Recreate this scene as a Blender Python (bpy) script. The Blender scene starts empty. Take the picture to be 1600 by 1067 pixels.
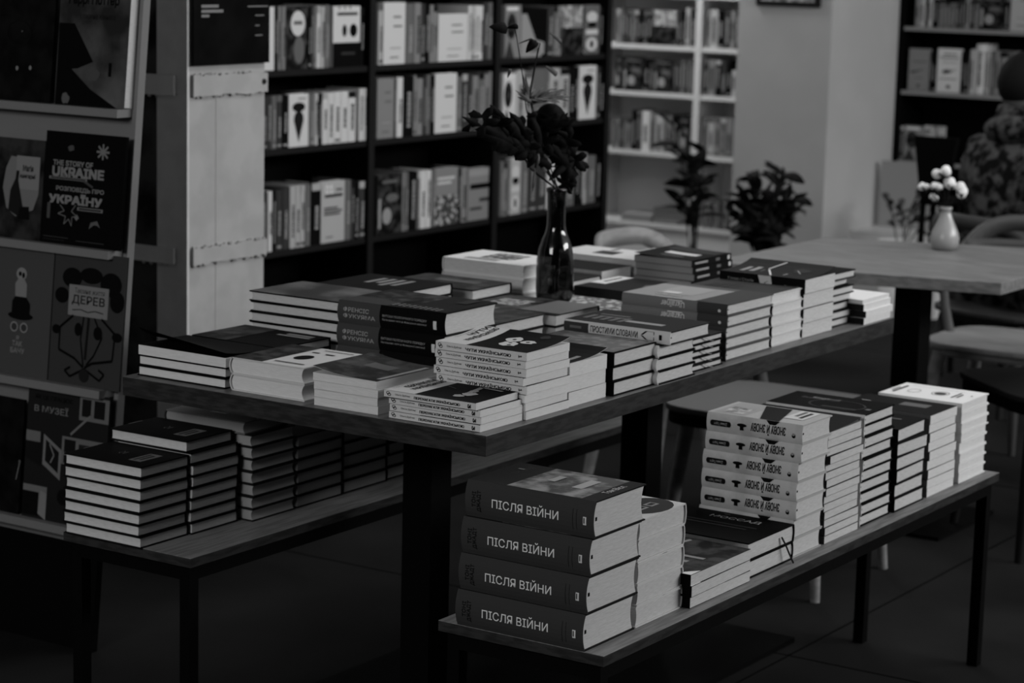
import bpy, math, random
from mathutils import Vector, Matrix
random.seed(7)
C = bpy.context.scene.collection
SC = bpy.context.scene
PI = math.pi

# ------------------------------------------------------------------ camera
F_PX, YAW, PITCH, ROLL = 3627.7, 0.580201, 0.171635, 0.024755
EYE = Vector((-3.31737, -2.22387, 1.61194))
_d = Vector((math.cos(PITCH)*math.cos(YAW), math.cos(PITCH)*math.sin(YAW), -math.sin(PITCH)))
_r0 = Vector((math.sin(YAW), -math.cos(YAW), 0)); _u0 = _r0.cross(_d)
_r = math.cos(ROLL)*_r0 + math.sin(ROLL)*_u0
_u = -math.sin(ROLL)*_r0 + math.cos(ROLL)*_u0
cd = bpy.data.cameras.new('camera'); cam = bpy.data.objects.new('camera', cd); C.objects.link(cam)
cd.sensor_width = 36; cd.lens = F_PX*36/1600; cd.clip_end = 60
m3 = Matrix((_r, _u, -_d)).transposed()
cam.matrix_world = Matrix.Translation(EYE) @ m3.to_4x4()
cd.dof.use_dof = True; cd.dof.focus_distance = 4.0; cd.dof.aperture_fstop = 5.6
SC.camera = cam

def at(px, py, x=None, y=None, z=None):
    """point of the photograph's pixel on the real plane x=, y= or z="""
    v = _d + _r*((px-800)/F_PX) - _u*((py-533.5)/F_PX)
    i, val = (0, x) if x is not None else (1, y) if y is not None else (2, z)
    return EYE + v*((val-EYE[i])/v[i])

# ------------------------------------------------------------------ light
SC.view_settings.view_transform = 'Standard'; SC.view_settings.look = 'None'
SC.view_settings.gamma = 1.0; SC.view_settings.exposure = 0.0
w = bpy.data.worlds.new('world'); SC.world = w; w.use_nodes = True
w.node_tree.nodes['Background'].inputs[0].default_value = (1, 1, 1, 1)
w.node_tree.nodes['Background'].inputs[1].default_value = 0.018
def area(name, loc, aim, sx, sy, power):
    l = bpy.data.lights.new(name, 'AREA'); l.shape = 'RECTANGLE'; l.size = sx; l.size_y = sy; l.energy = power
    o = bpy.data.objects.new(name, l); C.objects.link(o); o.location = loc
    o.rotation_euler = (Vector(aim)-Vector(loc)).to_track_quat('-Z', 'Y').to_euler(); return o
area('ceiling_panel_light', (2.1, 0.0, 2.95), (2.1, 0.0, 0), 1.2, 1.2, 27)
area('ceiling_panel_light', (3.3, 1.5, 2.95), (3.3, 1.5, 0), 1.0, 1.0, 12)
area('ceiling_panel_light', (5.6, 3.65, 2.9), (5.8, 3.6, 0), 0.9, 0.9, 40)
area('window_light', (4.4, -4.6, 2.75), (4.0, 1.0, 0.5), 5.6, 0.8, 250)
area('shop_front_light', (-4.9, 0.2, 2.75), (0.3, 0.6, 0.75), 2.2, 1.1, 98)

# ------------------------------------------------------------------ materials
MATS = {}
def mat(name, v, rough=0.55, spec=0.25, v2=None, kind=None, scale=20.0, stretch=(1, 1, 1), bump=0.0, metal=0.0, lo=0.4, hi=0.6):
    if name in MATS: return MATS[name]
    m = bpy.data.materials.new(name); m.use_nodes = True; nt = m.node_tree; n = nt.nodes; b = n['Principled BSDF']
    b.inputs['Base Color'].default_value = (v, v, v, 1); b.inputs['Roughness'].default_value = rough
    b.inputs['Specular IOR Level'].default_value = spec; b.inputs['Metallic'].default_value = metal
    if kind:
        tc = n.new('ShaderNodeTexCoord'); mp = n.new('ShaderNodeMapping'); mp.inputs['Scale'].default_value = stretch
        nt.links.new(tc.outputs['Object'], mp.inputs[0])
        if kind == 'voronoi': tx = n.new('ShaderNodeTexVoronoi'); tx.inputs['Scale'].default_value = scale; out = tx.outputs['Distance']
        else:
            tx = n.new('ShaderNodeTexNoise'); tx.inputs['Scale'].default_value = scale; tx.inputs['Detail'].default_value = 5; out = tx.outputs[0]
        nt.links.new(mp.outputs[0], tx.inputs['Vector'])
        cr = n.new('ShaderNodeValToRGB'); cr.color_ramp.elements[0].position = lo; cr.color_ramp.elements[1].position = hi
        cr.color_ramp.elements[0].color = (v, v, v, 1); cr.color_ramp.elements[1].color = (v2, v2, v2, 1)
        nt.links.new(out, cr.inputs[0]); nt.links.new(cr.outputs[0], b.inputs['Base Color'])
        if bump:
            bp = n.new('ShaderNodeBump'); bp.inputs['Strength'].default_value = bump; bp.inputs['Distance'].default_value = 0.004
            nt.links.new(out, bp.inputs['Height']); nt.links.new(bp.outputs[0], b.inputs['Normal'])
    MATS[name] = m; return m
def g(v):
    """plain printed or painted grey"""
    return mat('print_%d' % round(v*1000), v*(.45 if v < .05 else .75 if v < .1 else 1), 0.6, 0.10 if v > .1 else 0.03)
PAGE = mat('page_edges', 0.50, 0.9, 0.05, 0.62, 'noise', 60, (1, 1, 22), 0.0, lo=0.35, hi=0.65)
PAGE_W = mat('white_page_edges', 0.62, 0.9, 0.05, 0.72, 'noise', 60, (1, 1, 22), 0.0, lo=0.35, hi=0.65)
EDGE_OAK = mat('oak_dark_edges', 0.017, 0.5, 0.12, 0.032, 'noise', 9, (3, 3, 16), 0.0)  # oak darker on the slab edges than on the upper faces
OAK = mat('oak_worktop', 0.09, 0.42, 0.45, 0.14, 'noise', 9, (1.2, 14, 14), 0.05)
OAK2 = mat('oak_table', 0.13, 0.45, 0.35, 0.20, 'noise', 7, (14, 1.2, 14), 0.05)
OAKB = mat('bench_oak', 0.15, 0.5, 0.12, 0.23, 'noise', 9, (1.2, 14, 14), 0.05)
STEEL = mat('black_steel', 0.002, 0.7, 0.04)
CONC = mat('concrete_floor', 0.0075, 0.75, 0.05, 0.0165, 'noise', 2.2, (1, 1, 1), 0.1, lo=0.3, hi=0.7)
WALL = mat('painted_wall', 0.40, 0.85, 0.1, 0.43, 'noise', 3, (1, 1, 1), 0.1)
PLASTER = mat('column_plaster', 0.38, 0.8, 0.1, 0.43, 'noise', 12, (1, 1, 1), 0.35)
COL_LIFTED = mat('column_paint_lifted', 0.6, 0.8, 0.1, 0.66, 'noise', 14, (1, 1, 1), 0.3)  # the column's own paint, lightened to offset shade on its left face
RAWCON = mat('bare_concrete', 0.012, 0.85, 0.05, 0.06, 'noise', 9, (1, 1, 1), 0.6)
BLACKW = mat('black_shelving', 0.002, 0.7, 0.05)
DARKEDGE = mat('black_shelf_edge', 0.010, 0.6, 0.1)
WHITEW = mat('white_shelving', 0.62, 0.5, 0.3)
DISPLAY = mat('display_board', 0.17, 0.6, 0.25)
BLONDE = mat('blonde_wood', 0.19, 0.55, 0.2, 0.25, 'noise', 8, (1, 6, 6), 0.0)
DARKWOOD = mat('dark_wood', 0.035, 0.5, 0.3)
LEAF = mat('dried_dark_leaf', 0.0015, 0.7, 0.06, 0.006, 'noise', 30)
LEAF2 = mat('dried_pale_leaf', 0.06, 0.7, 0.1, 0.14, 'noise', 30)
PLANT = mat('plant_leaf', 0.002, 0.6, 0.08, 0.012, 'noise', 20)
STEM = mat('stem', 0.012, 0.7, 0.1)
SKIN = mat('skin', 0.11, 0.6, 0.2); HAIR = mat('hair', 0.006, 0.8, 0.1)
CAMO = mat('camouflage_cloth', 0.005, 0.9, 0.05, 0.07, 'noise', 24, (1, 1, 1), 0.0, lo=0.42, hi=0.6)
CERAM = mat('ceramic', 0.30, 0.28, 0.5)
COTTON = mat('cotton', 0.75, 0.95, 0.05)
ART = mat('cover_photo_art', 0.006, 0.45, 0.15, 0.22, 'noise', 26, (1, 1, 1), lo=0.42, hi=0.62)
ARTD = mat('cover_dark_art', 0.003, 0.5, 0.08, 0.05, 'noise', 30, (1, 1, 1), lo=0.45, hi=0.62)
ARTL = mat('cover_light_art', 0.12, 0.45, 0.25, 0.5, 'noise', 40, (1, 1, 1), lo=0.42, hi=0.58)
PATT = mat('cover_pattern', 0.5, 0.45, 0.25, 0.05, 'voronoi', 55, (1, 1, 1), lo=0.3, hi=0.5)
def glass_mat():
    m = bpy.data.materials.new('dark_bottle_glass'); m.use_nodes = True; b = m.node_tree.nodes['Principled BSDF']
    b.inputs['Base Color'].default_value = (0.16, 0.16, 0.16, 1); b.inputs['Roughness'].default_value = 0.03
    b.inputs['Transmission Weight'].default_value = 1.0; b.inputs['IOR'].default_value = 1.45; return m
GLASS = glass_mat()

# ------------------------------------------------------------------ mesh helpers
class MB:
    def __init__(s): s.v = []; s.f = []; s.m = []; s.mats = []; s.smooth = []
    def add(s, vs, fs, m, smooth=False):
        if m not in s.mats: s.mats.append(m)
        k = len(s.v); i = s.mats.index(m); s.v += [tuple(p) for p in vs]
        for f in fs: s.f.append([a+k for a in f]); s.m.append(i); s.smooth.append(smooth)
    def box(s, a, b, m, M=None):
        x0, y0, z0 = a; x1, y1, z1 = b
        vs = [(x0,y0,z0),(x1,y0,z0),(x1,y1,z0),(x0,y1,z0),(x0,y0,z1),(x1,y0,z1),(x1,y1,z1),(x0,y1,z1)]
        if M: vs = [M @ Vector(p) for p in vs]
        s.add(vs, [(0,3,2,1),(4,5,6,7),(0,1,5,4),(1,2,6,5),(2,3,7,6),(3,0,4,7)], m)
    def prism(s, pts, z0, z1, m):
        n = len(pts); vs = [(x,y,z0) for x,y in pts]+[(x,y,z1) for x,y in pts]
        s.add(vs, [tuple(reversed(range(n))), tuple(range(n,2*n))]+[(i,(i+1)%n,n+(i+1)%n,n+i) for i in range(n)], m)
    def extx(s, prof, x0, x1, m, smooth=False):
        """profile in (y,z), extruded along x"""
        n = len(prof); vs = [(x0,y,z) for y,z in prof]+[(x1,y,z) for y,z in prof]
        s.add(vs, [tuple(range(n)), tuple(reversed(range(n,2*n)))]+[(i,n+i,n+(i+1)%n,(i+1)%n) for i in range(n)], m)
    def tube(s, pts, rad, m, n=8, smooth=True, caps=True):
        pts = [Vector(p) for p in pts]; rr = rad if isinstance(rad, (list, tuple)) else [rad]*len(pts)
        vs = []; fs = []; ref = None
        for i, p in enumerate(pts):
            t = (pts[min(i+1,len(pts)-1)]-pts[max(i-1,0)]).normalized()
            if ref is None: ref = t.orthogonal().normalized()
            a = (ref - t*ref.dot(t)).normalized(); ref = a; b = t.cross(a)
            for k in range(n):
                q = 2*PI*k/n; vs.append(p+(a*math.cos(q)+b*math.sin(q))*rr[i])
        for i in range(len(pts)-1):
            for k in range(n): fs.append((i*n+k, i*n+(k+1)%n, (i+1)*n+(k+1)%n, (i+1)*n+k))
        s.add(vs, fs, m, smooth)
        if caps:
            s.add(vs[:n], [tuple(reversed(range(n)))], m); s.add(vs[-n:], [tuple(range(n))], m)
    def lathe(s, prof, m, n=32, c=(0,0,0), close=True):
        vs = []; fs = []
        for r, z in prof:
            for k in range(n):
                q = 2*PI*k/n; vs.append((c[0]+r*math.cos(q), c[1]+r*math.sin(q), c[2]+z))
        for i in range(len(prof)-1):
            for k in range(n): fs.append((i*n+k, i*n+(k+1)%n, (i+1)*n+(k+1)%n, (i+1)*n+k))
        s.add(vs, fs, m, True)
        if close:
            s.add(vs[:n], [tuple(reversed(range(n)))], m); s.add(vs[-n:], [tuple(range(n))], m)
    def ball(s, c, r, m, nu=12, nv=8, sq=(1,1,1), f=None):
        vs = []; fs = []
        for j in range(nv+1):
            th = PI*j/nv
            for i in range(nu):
                ph = 2*PI*i/nu; p = Vector((math.sin(th)*math.cos(ph)*sq[0], math.sin(th)*math.sin(ph)*sq[1], math.cos(th)*sq[2]))*r
                if f: p = f(p)
                vs.append(Vector(c)+p)
        for j in range(nv):
            for i in range(nu): fs.append((j*nu+i, (j+1)*nu+i, (j+1)*nu+(i+1)%nu, j*nu+(i+1)%nu))
        s.add(vs, fs, m, True)
    def build(s, name, parent=None, loc=(0,0,0), rot=0, bevel=0):
        me = bpy.data.meshes.new(name); me.from_pydata(s.v, [], s.f)
        for m in s.mats: me.materials.append(m)
        me.polygons.foreach_set('material_index', s.m); me.polygons.foreach_set('use_smooth', s.smooth); me.update()
        o = bpy.data.objects.new(name, me); C.objects.link(o); o.location = loc; o.rotation_euler = (0,0,rot)
        if parent: o.parent = parent
        if bevel:
            b = o.modifiers.new('bevel', 'BEVEL'); b.width = bevel; b.segments = 2; b.limit_method = 'ANGLE'
        return o

LABELS = {}
def tag(o, label, cat, group=None):
    n = len(label.split())
    if not 4 <= n <= 16: print('LABEL LENGTH', n, label)
    if label in LABELS: print('LABEL REPEATED', label)
    LABELS[label] = 1
    o['label'] = label; o['category'] = cat
    if group: o['group'] = group
    return o
def empty(name, loc=(0,0,0), rot=0):
    o = bpy.data.objects.new(name, None); C.objects.link(o); o.location = loc; o.rotation_euler = (0,0,rot); o.empty_display_size = 0.1
    return o
def struct(o): o['kind'] = 'structure'; return o

# text outlines, fitted into a box when used
TXT = {}
try:
    SANS = bpy.data.fonts.load(bpy.utils.resource_path('LOCAL')+'/datafiles/fonts/Inter.woff2')
except Exception:
    SANS = None
def text_mesh(s, bold=0.0, spacing=1.0):
    k = (s, bold, spacing)
    if k not in TXT:
        cu = bpy.data.curves.new('t', 'FONT'); cu.body = s
        if SANS: cu.font = SANS
        cu.resolution_u = 2; cu.space_character = spacing; cu.fill_mode = 'FRONT'
        o = bpy.data.objects.new('t', cu); me = bpy.data.meshes.new_from_object(o)
        vs = [(v.co.x, v.co.y) for v in me.vertices]; fs = [tuple(p.vertices) for p in me.polygons]
        if not vs: vs = [(0,0),(1,0),(1,1)]; fs = [(0,1,2)]
        x0 = min(a for a,b in vs); x1 = max(a for a,b in vs); y0 = min(b for a,b in vs); y1 = max(b for a,b in vs)
        base = [((a-x0)/(x1-x0), (b-y0)/(y1-y0)) for a,b in vs]; sh = [(0,0)]
        if bold: du, dv = bold/(x1-x0), bold/(y1-y0); sh = [(-du,-dv),(du,-dv),(du,dv),(-du,dv),(0,0)]   # heavier strokes
        TXT[k] = ([(a+p, b+q, n_) for n_, (p,q) in enumerate(sh) for a,b in base], [tuple(i+n_*len(base) for i in f) for n_ in range(len(sh)) for f in fs])
        bpy.data.objects.remove(o); bpy.data.curves.remove(cu); bpy.data.meshes.remove(me)
    return TXT[k]
def draw(mb, S, art):
    """print art on a surface S(a,b)->point, a and b in 0..1; sub-millimetre layers"""
    for k, it in enumerate(art):
        kind = it[0]; e = 0.00025*(k+1) if k < 4 else 0.001+0.00004*k
        if kind == 'rect':
            _, a0, b0, a1, b1, m = it; n = 6
            vs = [S(a0+(a1-a0)*i/n, b0+(b1-b0)*j/n, e) for j in range(n+1) for i in range(n+1)]
            fs = [(j*(n+1)+i, j*(n+1)+i+1, (j+1)*(n+1)+i+1, (j+1)*(n+1)+i) for j in range(n) for i in range(n)]
            mb.add(vs, fs, m)
        elif kind == 'poly':
            _, pts, m = it; mb.add([S(a,b,e) for a,b in pts], [tuple(range(len(pts)))], m)
        elif kind == 'oval':
            _, a, b, ra, rb, m = it; n = 20
            mb.add([S(a+ra*math.cos(2*PI*i/n), b+rb*math.sin(2*PI*i/n), e) for i in range(n)], [tuple(range(n))], m)
        elif kind == 'ring':
            _, a, b, ra, rb, t, m = it; n = 24; vs = []
            for q in (1, 1-t): vs += [S(a+q*ra*math.cos(2*PI*i/n), b+q*rb*math.sin(2*PI*i/n), e) for i in range(n)]
            mb.add(vs, [(i,(i+1)%n,n+(i+1)%n,n+i) for i in range(n)], m)
        elif kind == 'line':
            _, pts, t, m = it
            for (a0,b0),(a1,b1) in zip(pts, pts[1:]):
                L = math.hypot(a1-a0, b1-b0) or 1; nx, ny = -(b1-b0)/L*t/2, (a1-a0)/L*t/2
                mb.add([S(a0+nx,b0+ny,e), S(a0-nx,b0-ny,e), S(a1-nx,b1-ny,e), S(a1+nx,b1+ny,e)], [(0,1,2,3)], m)
        elif kind == 'text':
            _, s, a0, b0, a1, b1, m = it[:7]; bold = it[7] if len(it) > 7 else 0.0; turn = it[8] if len(it) > 8 else 0
            vs, fs = text_mesh(s, bold)
            def mp(u, v, q):
                if turn == 180: u, v = 1-u, 1-v
                elif turn == 90: u, v = 1-v, u      # reads upwards
                elif turn == -90: u, v = v, 1-u
                return S(a0+(a1-a0)*u, b0+(b1-b0)*v, e+q*.00008)
            mb.add([mp(*v_) for v_ in vs], fs, m)

# ------------------------------------------------------------------ a lying book
# local frame: x along the spine (its reading direction), y from spine to fore edge, z up, centred on its footprint
def make_book(kind, l, w, t, cover, spine=None, page=PAGE, top=(), back=(), spn=(), curl=0.0, curl_side=0, ribbon=None, bulge=None, band=None):
    spine = spine or cover
    hard = kind == 'hard'
    root = empty('hardcover_book' if hard else 'paperback_book')
    b = (0.09*t+0.001 if bulge is None else bulge) if hard else 0.0
    th = 0.0024 if hard else 0.0005; ins = 0.003 if hard else 0.0003
    c = MB(); N = 10
    def lift(x, y):
        if not curl: return 0.0
        u = max(0.0, (y+w/2)/w); s = 1.0 if curl_side == 0 else (0.25+0.75*((x/l+.5) if curl_side > 0 else (.5-x/l)))
        return curl*u*u*u*s
    # front board / sheet (grid so that it can curl)
    def sheet(z0, z1, lf):
        vs = []; n = N+1
        for zz in (z0, z1):
            for j in range(n):
                for i in range(n):
                    x = -l/2+l*i/N; y = -w/2+w*j/N; vs.append((x, y, zz+lf(x, y)))
        o = n*n; fs = []
        for j in range(N):
            for i in range(N):
                q = (j*n+i, j*n+i+1, (j+1)*n+i+1, (j+1)*n+i); fs.append(tuple(reversed(q))); fs.append(tuple(a+o for a in q))
        for i in range(N):
            for a, bb in ((i, i+1), ((N*n)+i+1, (N*n)+i)): fs.append((a, bb, bb+o, a+o))
            for a, bb in (((i+1)*n, i*n), (i*n+N, (i+1)*n+N)): fs.append((a, bb, bb+o, a+o))
        return vs, fs
    if curl: c.add(*sheet(t-th, t, lift), cover)
    else: c.box((-l/2,-w/2,t-th), (l/2,w/2,t), cover)
    c.box((-l/2,-w/2,0), (l/2,w/2,th), cover)
    if curl: c.box((-l/2+ins,-w/2+.001,t-th*1.9), (l/2-ins,w/2-ins,t-th*1.05), cover)   # endpaper
    K = 8
    out = [(-w/2-b*(1-(2*k/K-1)**2), t*k/K) for k in range(K+1)]
    inn = [(y+max(th, .0008), max(th*.5, min(t-th*.5, z))) for y, z in out]
    c.extx(out+inn[::-1], -l/2, l/2, spine)
    Stop = lambda a, bb, e: (l/2-bb*l, -w/2+a*w, t+e+lift(l/2-bb*l, -w/2+a*w))
    draw(c, Stop, top)
    Ssp = lambda a, bb, e: (-l/2+a*l, -w/2-b*(1-(2*bb-1)**2)-e, bb*t)
    draw(c, Ssp, spn)
    c.build('cover', root)
    p = MB(); z0, z1 = th+.0001, t-th*(2 if curl else 1)-.0001; y0 = -w/2+th+.0002; y1 = w/2-ins
    prof = [(y0-b*.8*(1-(2*k/K-1)**2), z0+(z1-z0)*k/K) for k in range(K+1)] + [(y1-b*.9*(1-(2*k/K-1)**2), z0+(z1-z0)*k/K) for k in range(K, -1, -1)]
    p.extx(prof[::-1], -l/2+ins, l/2-ins, page)
    if band: # dark head band
        p.box((l/2-ins, y0+.001, t*.46), (l/2-ins+.0006, y0+.006, t*.56), band)
    p.build('page_block', root)
    if ribbon:
        rm, pts = ribbon
        r = MB(); wd = .003
        for (xa,ya,za),(xb,yb,zb) in zip(pts, pts[1:]):
            r.add([(xa,ya-wd,za),(xa,ya+wd,za),(xb,yb+wd,zb),(xb,yb-wd,zb)], [(0,1,2,3)], rm)
            r.add([(xa+.0006,ya-wd,za),(xa+.0006,ya+wd,za),(xb+.0006,yb+wd,zb),(xb+.0006,yb-wd,zb)], [(3,2,1,0)], rm)
        r.build('ribbon', root)
    return root
def copy_tree(o):
    c = o.copy(); C.objects.link(c)
    for ch in o.children:
        d = ch.copy(); C.objects.link(d); d.parent = c
    return c
ROT = {'L': -PI/2, 'R': 0.0, 'BR': PI/2, 'BL': PI}
ORD = ['topmost','second from top','third from top','fourth from top','fifth from top','sixth from top','seventh from top','eighth from top','ninth from top','tenth from top','eleventh from top','twelfth from top','thirteenth from top','fourteenth from top','fifteenth from top']
def stack(cx, cy, z, dx, dy, n, t, face, desc, place, group, first=None, jit=0.004, rj=0.012, lean=(0,0), top_shift=None, seed=0, **kw):
    """n equal books, near corner of the bottom one at (cx,cy); dx along +X, dy along +Y. first = overrides for the top book"""
    rnd = random.Random(seed or hash_(desc+place))
    l, w_ = (dy, dx) if face in ('L','BR') else (dx, dy)
    base = make_book(l=l, w=w_, t=t, **kw)
    used = False; zz = z
    for i in range(n):
        istop = i == n-1
        if istop and first is not None:
            k2 = dict(kw); k2.update(first); t2 = k2.pop('t', t); o = make_book(l=l, w=w_, t=t2, **k2)
        elif not used: o = base; used = True
        else: o = copy_tree(base)
        jx = rnd.uniform(-jit, jit) if i else 0; jy = rnd.uniform(-jit, jit) if i else 0
        if istop and top_shift: jx, jy = top_shift[0], top_shift[1]
        r = rnd.uniform(-rj, rj) if i else 0
        if istop and top_shift and len(top_shift) > 2: r = top_shift[2]
        o.location = (cx+dx/2+jx+lean[0]*i, cy+dy/2+jy+lean[1]*i, zz); o.rotation_euler = (0, 0, ROT[face]+r)
        zz += (t if not (istop and first is not None) else t2) + 0.0002
        which = None if n == 1 else ('bottom one' if i == 0 else ORD[n-1-i])
        lab = '%s, %s, %s' % (desc, which, place) if which else '%s, %s' % (desc, place)
        tag(o, lab, 'book', group)
    if not used:
        for ch in list(base.children): bpy.data.objects.remove(ch)
        bpy.data.objects.remove(base)
    return zz
def hash_(s):
    h = 5381
    for ch in s: h = (h*33+ord(ch)) % 1000003
    return h

# ================================================================== THE SETTING
b = MB(); b.box((-6,-6,-.1), (8,5,0), CONC); struct(b.build('floor'))
j = MB()
for x in (-.6, 1.35, 3.3, 5.25): j.box((x,-6,0), (x+.006,5,.0008), STEEL)
for y in (-1.9, .05, 2.0): j.box((-6,y,0), (8,y+.006,.0008), STEEL)
struct(j.build('trim_1'))
b = MB(); b.box((-6,-6,3.2), (8,5,3.3), WALL); struct(b.build('ceiling'))
b = MB(); b.box((-1.6,2.93,0), (4.72,3.05,3.2), WALL); struct(b.build('wall_left'))
b = MB(); b.box((4.60,3.05,0), (4.72,4.42,3.2), WALL); struct(b.build('wall_side'))
b = MB(); b.box((4.72,4.30,0), (7.07,4.42,3.2), WALL); struct(b.build('wall_back_left'))
b = MB(); b.box((6.95,-6,0), (7.07,4.30,3.2), WALL); struct(b.build('wall_far'))
# square pillar by the white shelves
b = MB(); b.box((5.9,2.205,0), (6.95,2.66,3.2), WALL); struct(b.build('trim_2'))
b = MB(); b.box((5.885,2.26,1.352), (5.9,2.57,1.75), DARKEDGE); b.box((5.883,2.285,1.372), (5.885,2.545,1.73), ARTL)
tag(b.build('framed_picture'), 'framed picture hanging on the grey pillar, its lower edge in view', 'picture frame')
# concrete column clad in steel angles and straps
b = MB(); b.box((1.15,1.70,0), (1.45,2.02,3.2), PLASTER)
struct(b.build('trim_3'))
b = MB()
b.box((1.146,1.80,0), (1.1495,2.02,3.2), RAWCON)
b.box((1.142,1.698,0), (1.1495,1.80,3.2), COL_LIFTED)       # corner angle
rr = random.Random(3)
def strap(z0, z1):
    b.box((1.133,1.735,z0), (1.1425,2.02,z1), COL_LIFTED)
    n = 22; x0, x1 = 1.158, 1.452
    for i in range(n):
        xa, xb = x0+(x1-x0)*i/n, x0+(x1-x0)*(i+1)/n; e0, e1 = rr.uniform(-.003,.002), rr.uniform(-.002,.003)
        b.box((xa,1.690,z0+e0), (xb,1.6995,z1+e1), PLASTER)
    for i in range(34):   # paint and mortar lumps along the strap
        x = rr.uniform(x0, x1); z = rr.choice((z0-.003, z1+.002)); b.ball((x,1.696,z), rr.uniform(.002,.0055), PLASTER, 6, 4)
    for i in range(12):
        y = rr.uniform(1.74, 1.98); b.ball((1.143,y,z0-.004), rr.uniform(.002,.006), COL_LIFTED, 6, 4)
zs = [at(292,415,y=1.7).z, at(292,390,y=1.7).z, at(290,151,y=1.7).z, at(290,119,y=1.7).z]
strap(zs[0], zs[1]); strap(zs[2], zs[3])
b.ball((1.435,1.69,zs[2]+.028), .008, RAWCON, 6, 4)
b.box((1.255,1.6985,0.3), (1.256,1.7,zs[2]), COL_LIFTED)
struct(b.build('trim_4'))
# poster on the column
pz = at(340,101,y=1.69).z
b = MB(); b.box((1.152,1.686,pz), (1.452,1.690,pz+.42), mat('poster_print', 0.0012, 0.6, 0.03, 0.004, 'noise', 9))
S = lambda a, bb, e: (1.152+.30*a, 1.686-e, pz+.42*bb)
gt = g(0.22)
draw(b, S, [('rect',.1,.345,.32,.362,gt), ('rect',.1,.315,.38,.332,gt), ('rect',.1,.288,.2,.303,gt), ('rect',.7,.345,.97,.352,gt),
            ('rect',.8,.29,.92,.296,gt), ('rect',.8,.228,.86,.234,gt), ('rect',.8,.168,.9,.174,gt)])
tag(b.build('poster'), 'black poster pinned on the white face of the concrete column', 'poster')

# ================================================================== TABLES AND BENCHES
L_T, W_T = 1.725, 0.86
t = empty('display_table', (L_T/2, W_T/2, 0)); tag(t, 'long oak display table with thick top, loaded with stacks of books', 'table')
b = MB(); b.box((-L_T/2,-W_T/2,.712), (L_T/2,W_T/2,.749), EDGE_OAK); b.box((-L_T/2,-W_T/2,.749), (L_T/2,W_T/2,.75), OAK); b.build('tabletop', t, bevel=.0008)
for x in (-.432, .432):
    b = MB(); b.box((x-.035,-.035,.012), (x+.035,.035,.70), STEEL); b.build('leg', t)
b = MB(); b.box((-.6,-.34,0), (.593,.34,.012), STEEL); b.build('base_plate', t)
b = MB(); b.box((-.6,-.03,.69), (.6,.03,.712), STEEL); b.box((-.46,-.33,.69), (-.40,.33,.712), STEEL); b.box((.40,-.33,.69), (.46,.33,.712), STEEL); b.build('top_frame', t)
def bench(x0, y0, wd, label):
    L = 1.725; t = empty('bench', (x0+L/2, y0+wd/2, 0)); tag(t, label, 'bench', 'benches along the display table')
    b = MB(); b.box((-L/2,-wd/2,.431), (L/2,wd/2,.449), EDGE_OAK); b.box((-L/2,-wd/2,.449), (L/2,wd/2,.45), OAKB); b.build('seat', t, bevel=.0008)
    q = .025
    for sx in (-1,1):
        for sy in (-1,1):
            x = sx*(L/2-.012-q/2); y = sy*(wd/2-.012-q/2)
            b = MB(); b.box((x-q/2,y-q/2,0), (x+q/2,y+q/2,.401), STEEL); b.build('leg', t)
    b = MB(); i = .012
    b.box((-L/2+i,-wd/2+i,.401), (L/2-i,-wd/2+i+q,.431), STEEL); b.box((-L/2+i,wd/2-i-q,.401), (L/2-i,wd/2-i,.431), STEEL)
    b.box((-L/2+i,-wd/2+i+q,.401), (-L/2+i+q,wd/2-i-q,.431), STEEL); b.box((L/2-i-q,-wd/2+i+q,.401), (L/2-i,wd/2-i-q,.431), STEEL)
    b.build('frame', t)
bench(-.145, -.3406, .334, 'oak bench in front of the display table with tall book stacks')
bench(-.108, .5904, .327, 'oak bench behind the table, dark book stacks partly under the table')
# second table
t = empty('cafe_table', (2.75,.41,0)); tag(t, 'bare light oak table with a small vase of cotton on it', 'table')
A = [(2.459,.024),(3.30,.012),(3.0,.80),(2.27,.805)]
b = MB(); b.prism([(x-2.75,y-.41) for x,y in A], .717, .75, OAK2); b.build('tabletop', t, bevel=.0015)
lp = at(1422,560,x=2.75)
for x, y in ((2.75, lp.y),):
    b = MB(); b.box((x-2.79,y-.41-.04,.01), (x-2.71,y-.41+.04,.70), STEEL); b.build('leg', t)
    b = MB(); b.box((x-2.95,y-.41-.2,0), (x-2.55,y-.41+.2,.01), STEEL); b.build('base_plate', t)
    b = MB(); b.box((x-3.0,y-.41-.18,.70), (x-2.5,y-.41+.18,.717), STEEL); b.build('top_frame', t)

# ================================================================== BOOKS ON THE DISPLAY TABLE
Z = .7503
K = g(0.008); D2 = g(0.02); W = g(0.6); LG = g(0.3); MG = g(0.12); DG = g(0.05); WW = g(0.75)
bars = lambda a0, a1, b0, b1, n, m, r=random.Random(5): [('rect', a0, b0+(b1-b0)*i/n, a1-(a1-a0)*r.uniform(0,.35), b0+(b1-b0)*(i+.55)/n, m) for i in range(n)]
# slim black books at the left corner, top cover curling up
stack(.027, .621, Z, .142, .225, 3, .0204, 'BR', 'slim black-covered book with white pages', 'stack at left corner of display table', 'slim black books at the table corner',
      kind='hard', cover=K, page=PAGE_W, bulge=.0, first=dict(kind='paper', curl=.034, curl_side=1), jit=.002)
# two white hardcovers, rounded spine to the left
stack(.029, .43, Z, .185, .176, 2, .0323, 'BL', 'white hardcover with rounded spine and dark artwork', 'right of slim black books', 'white rounded hardcovers',
      kind='hard', cover=W, page=PAGE_W, bulge=.006, spn=(), top=[('rect',.0,.0,.42,1,ARTD), ('oval',.62,.45,.10,.13,K), ('rect',.5,.72,.6,.76,K), ('rect',.7,.7,.82,.74,K), ('rect',.55,.88,.95,.9,DG), ('rect',.5,.1,.9,.13,DG)], jit=.002)
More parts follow.
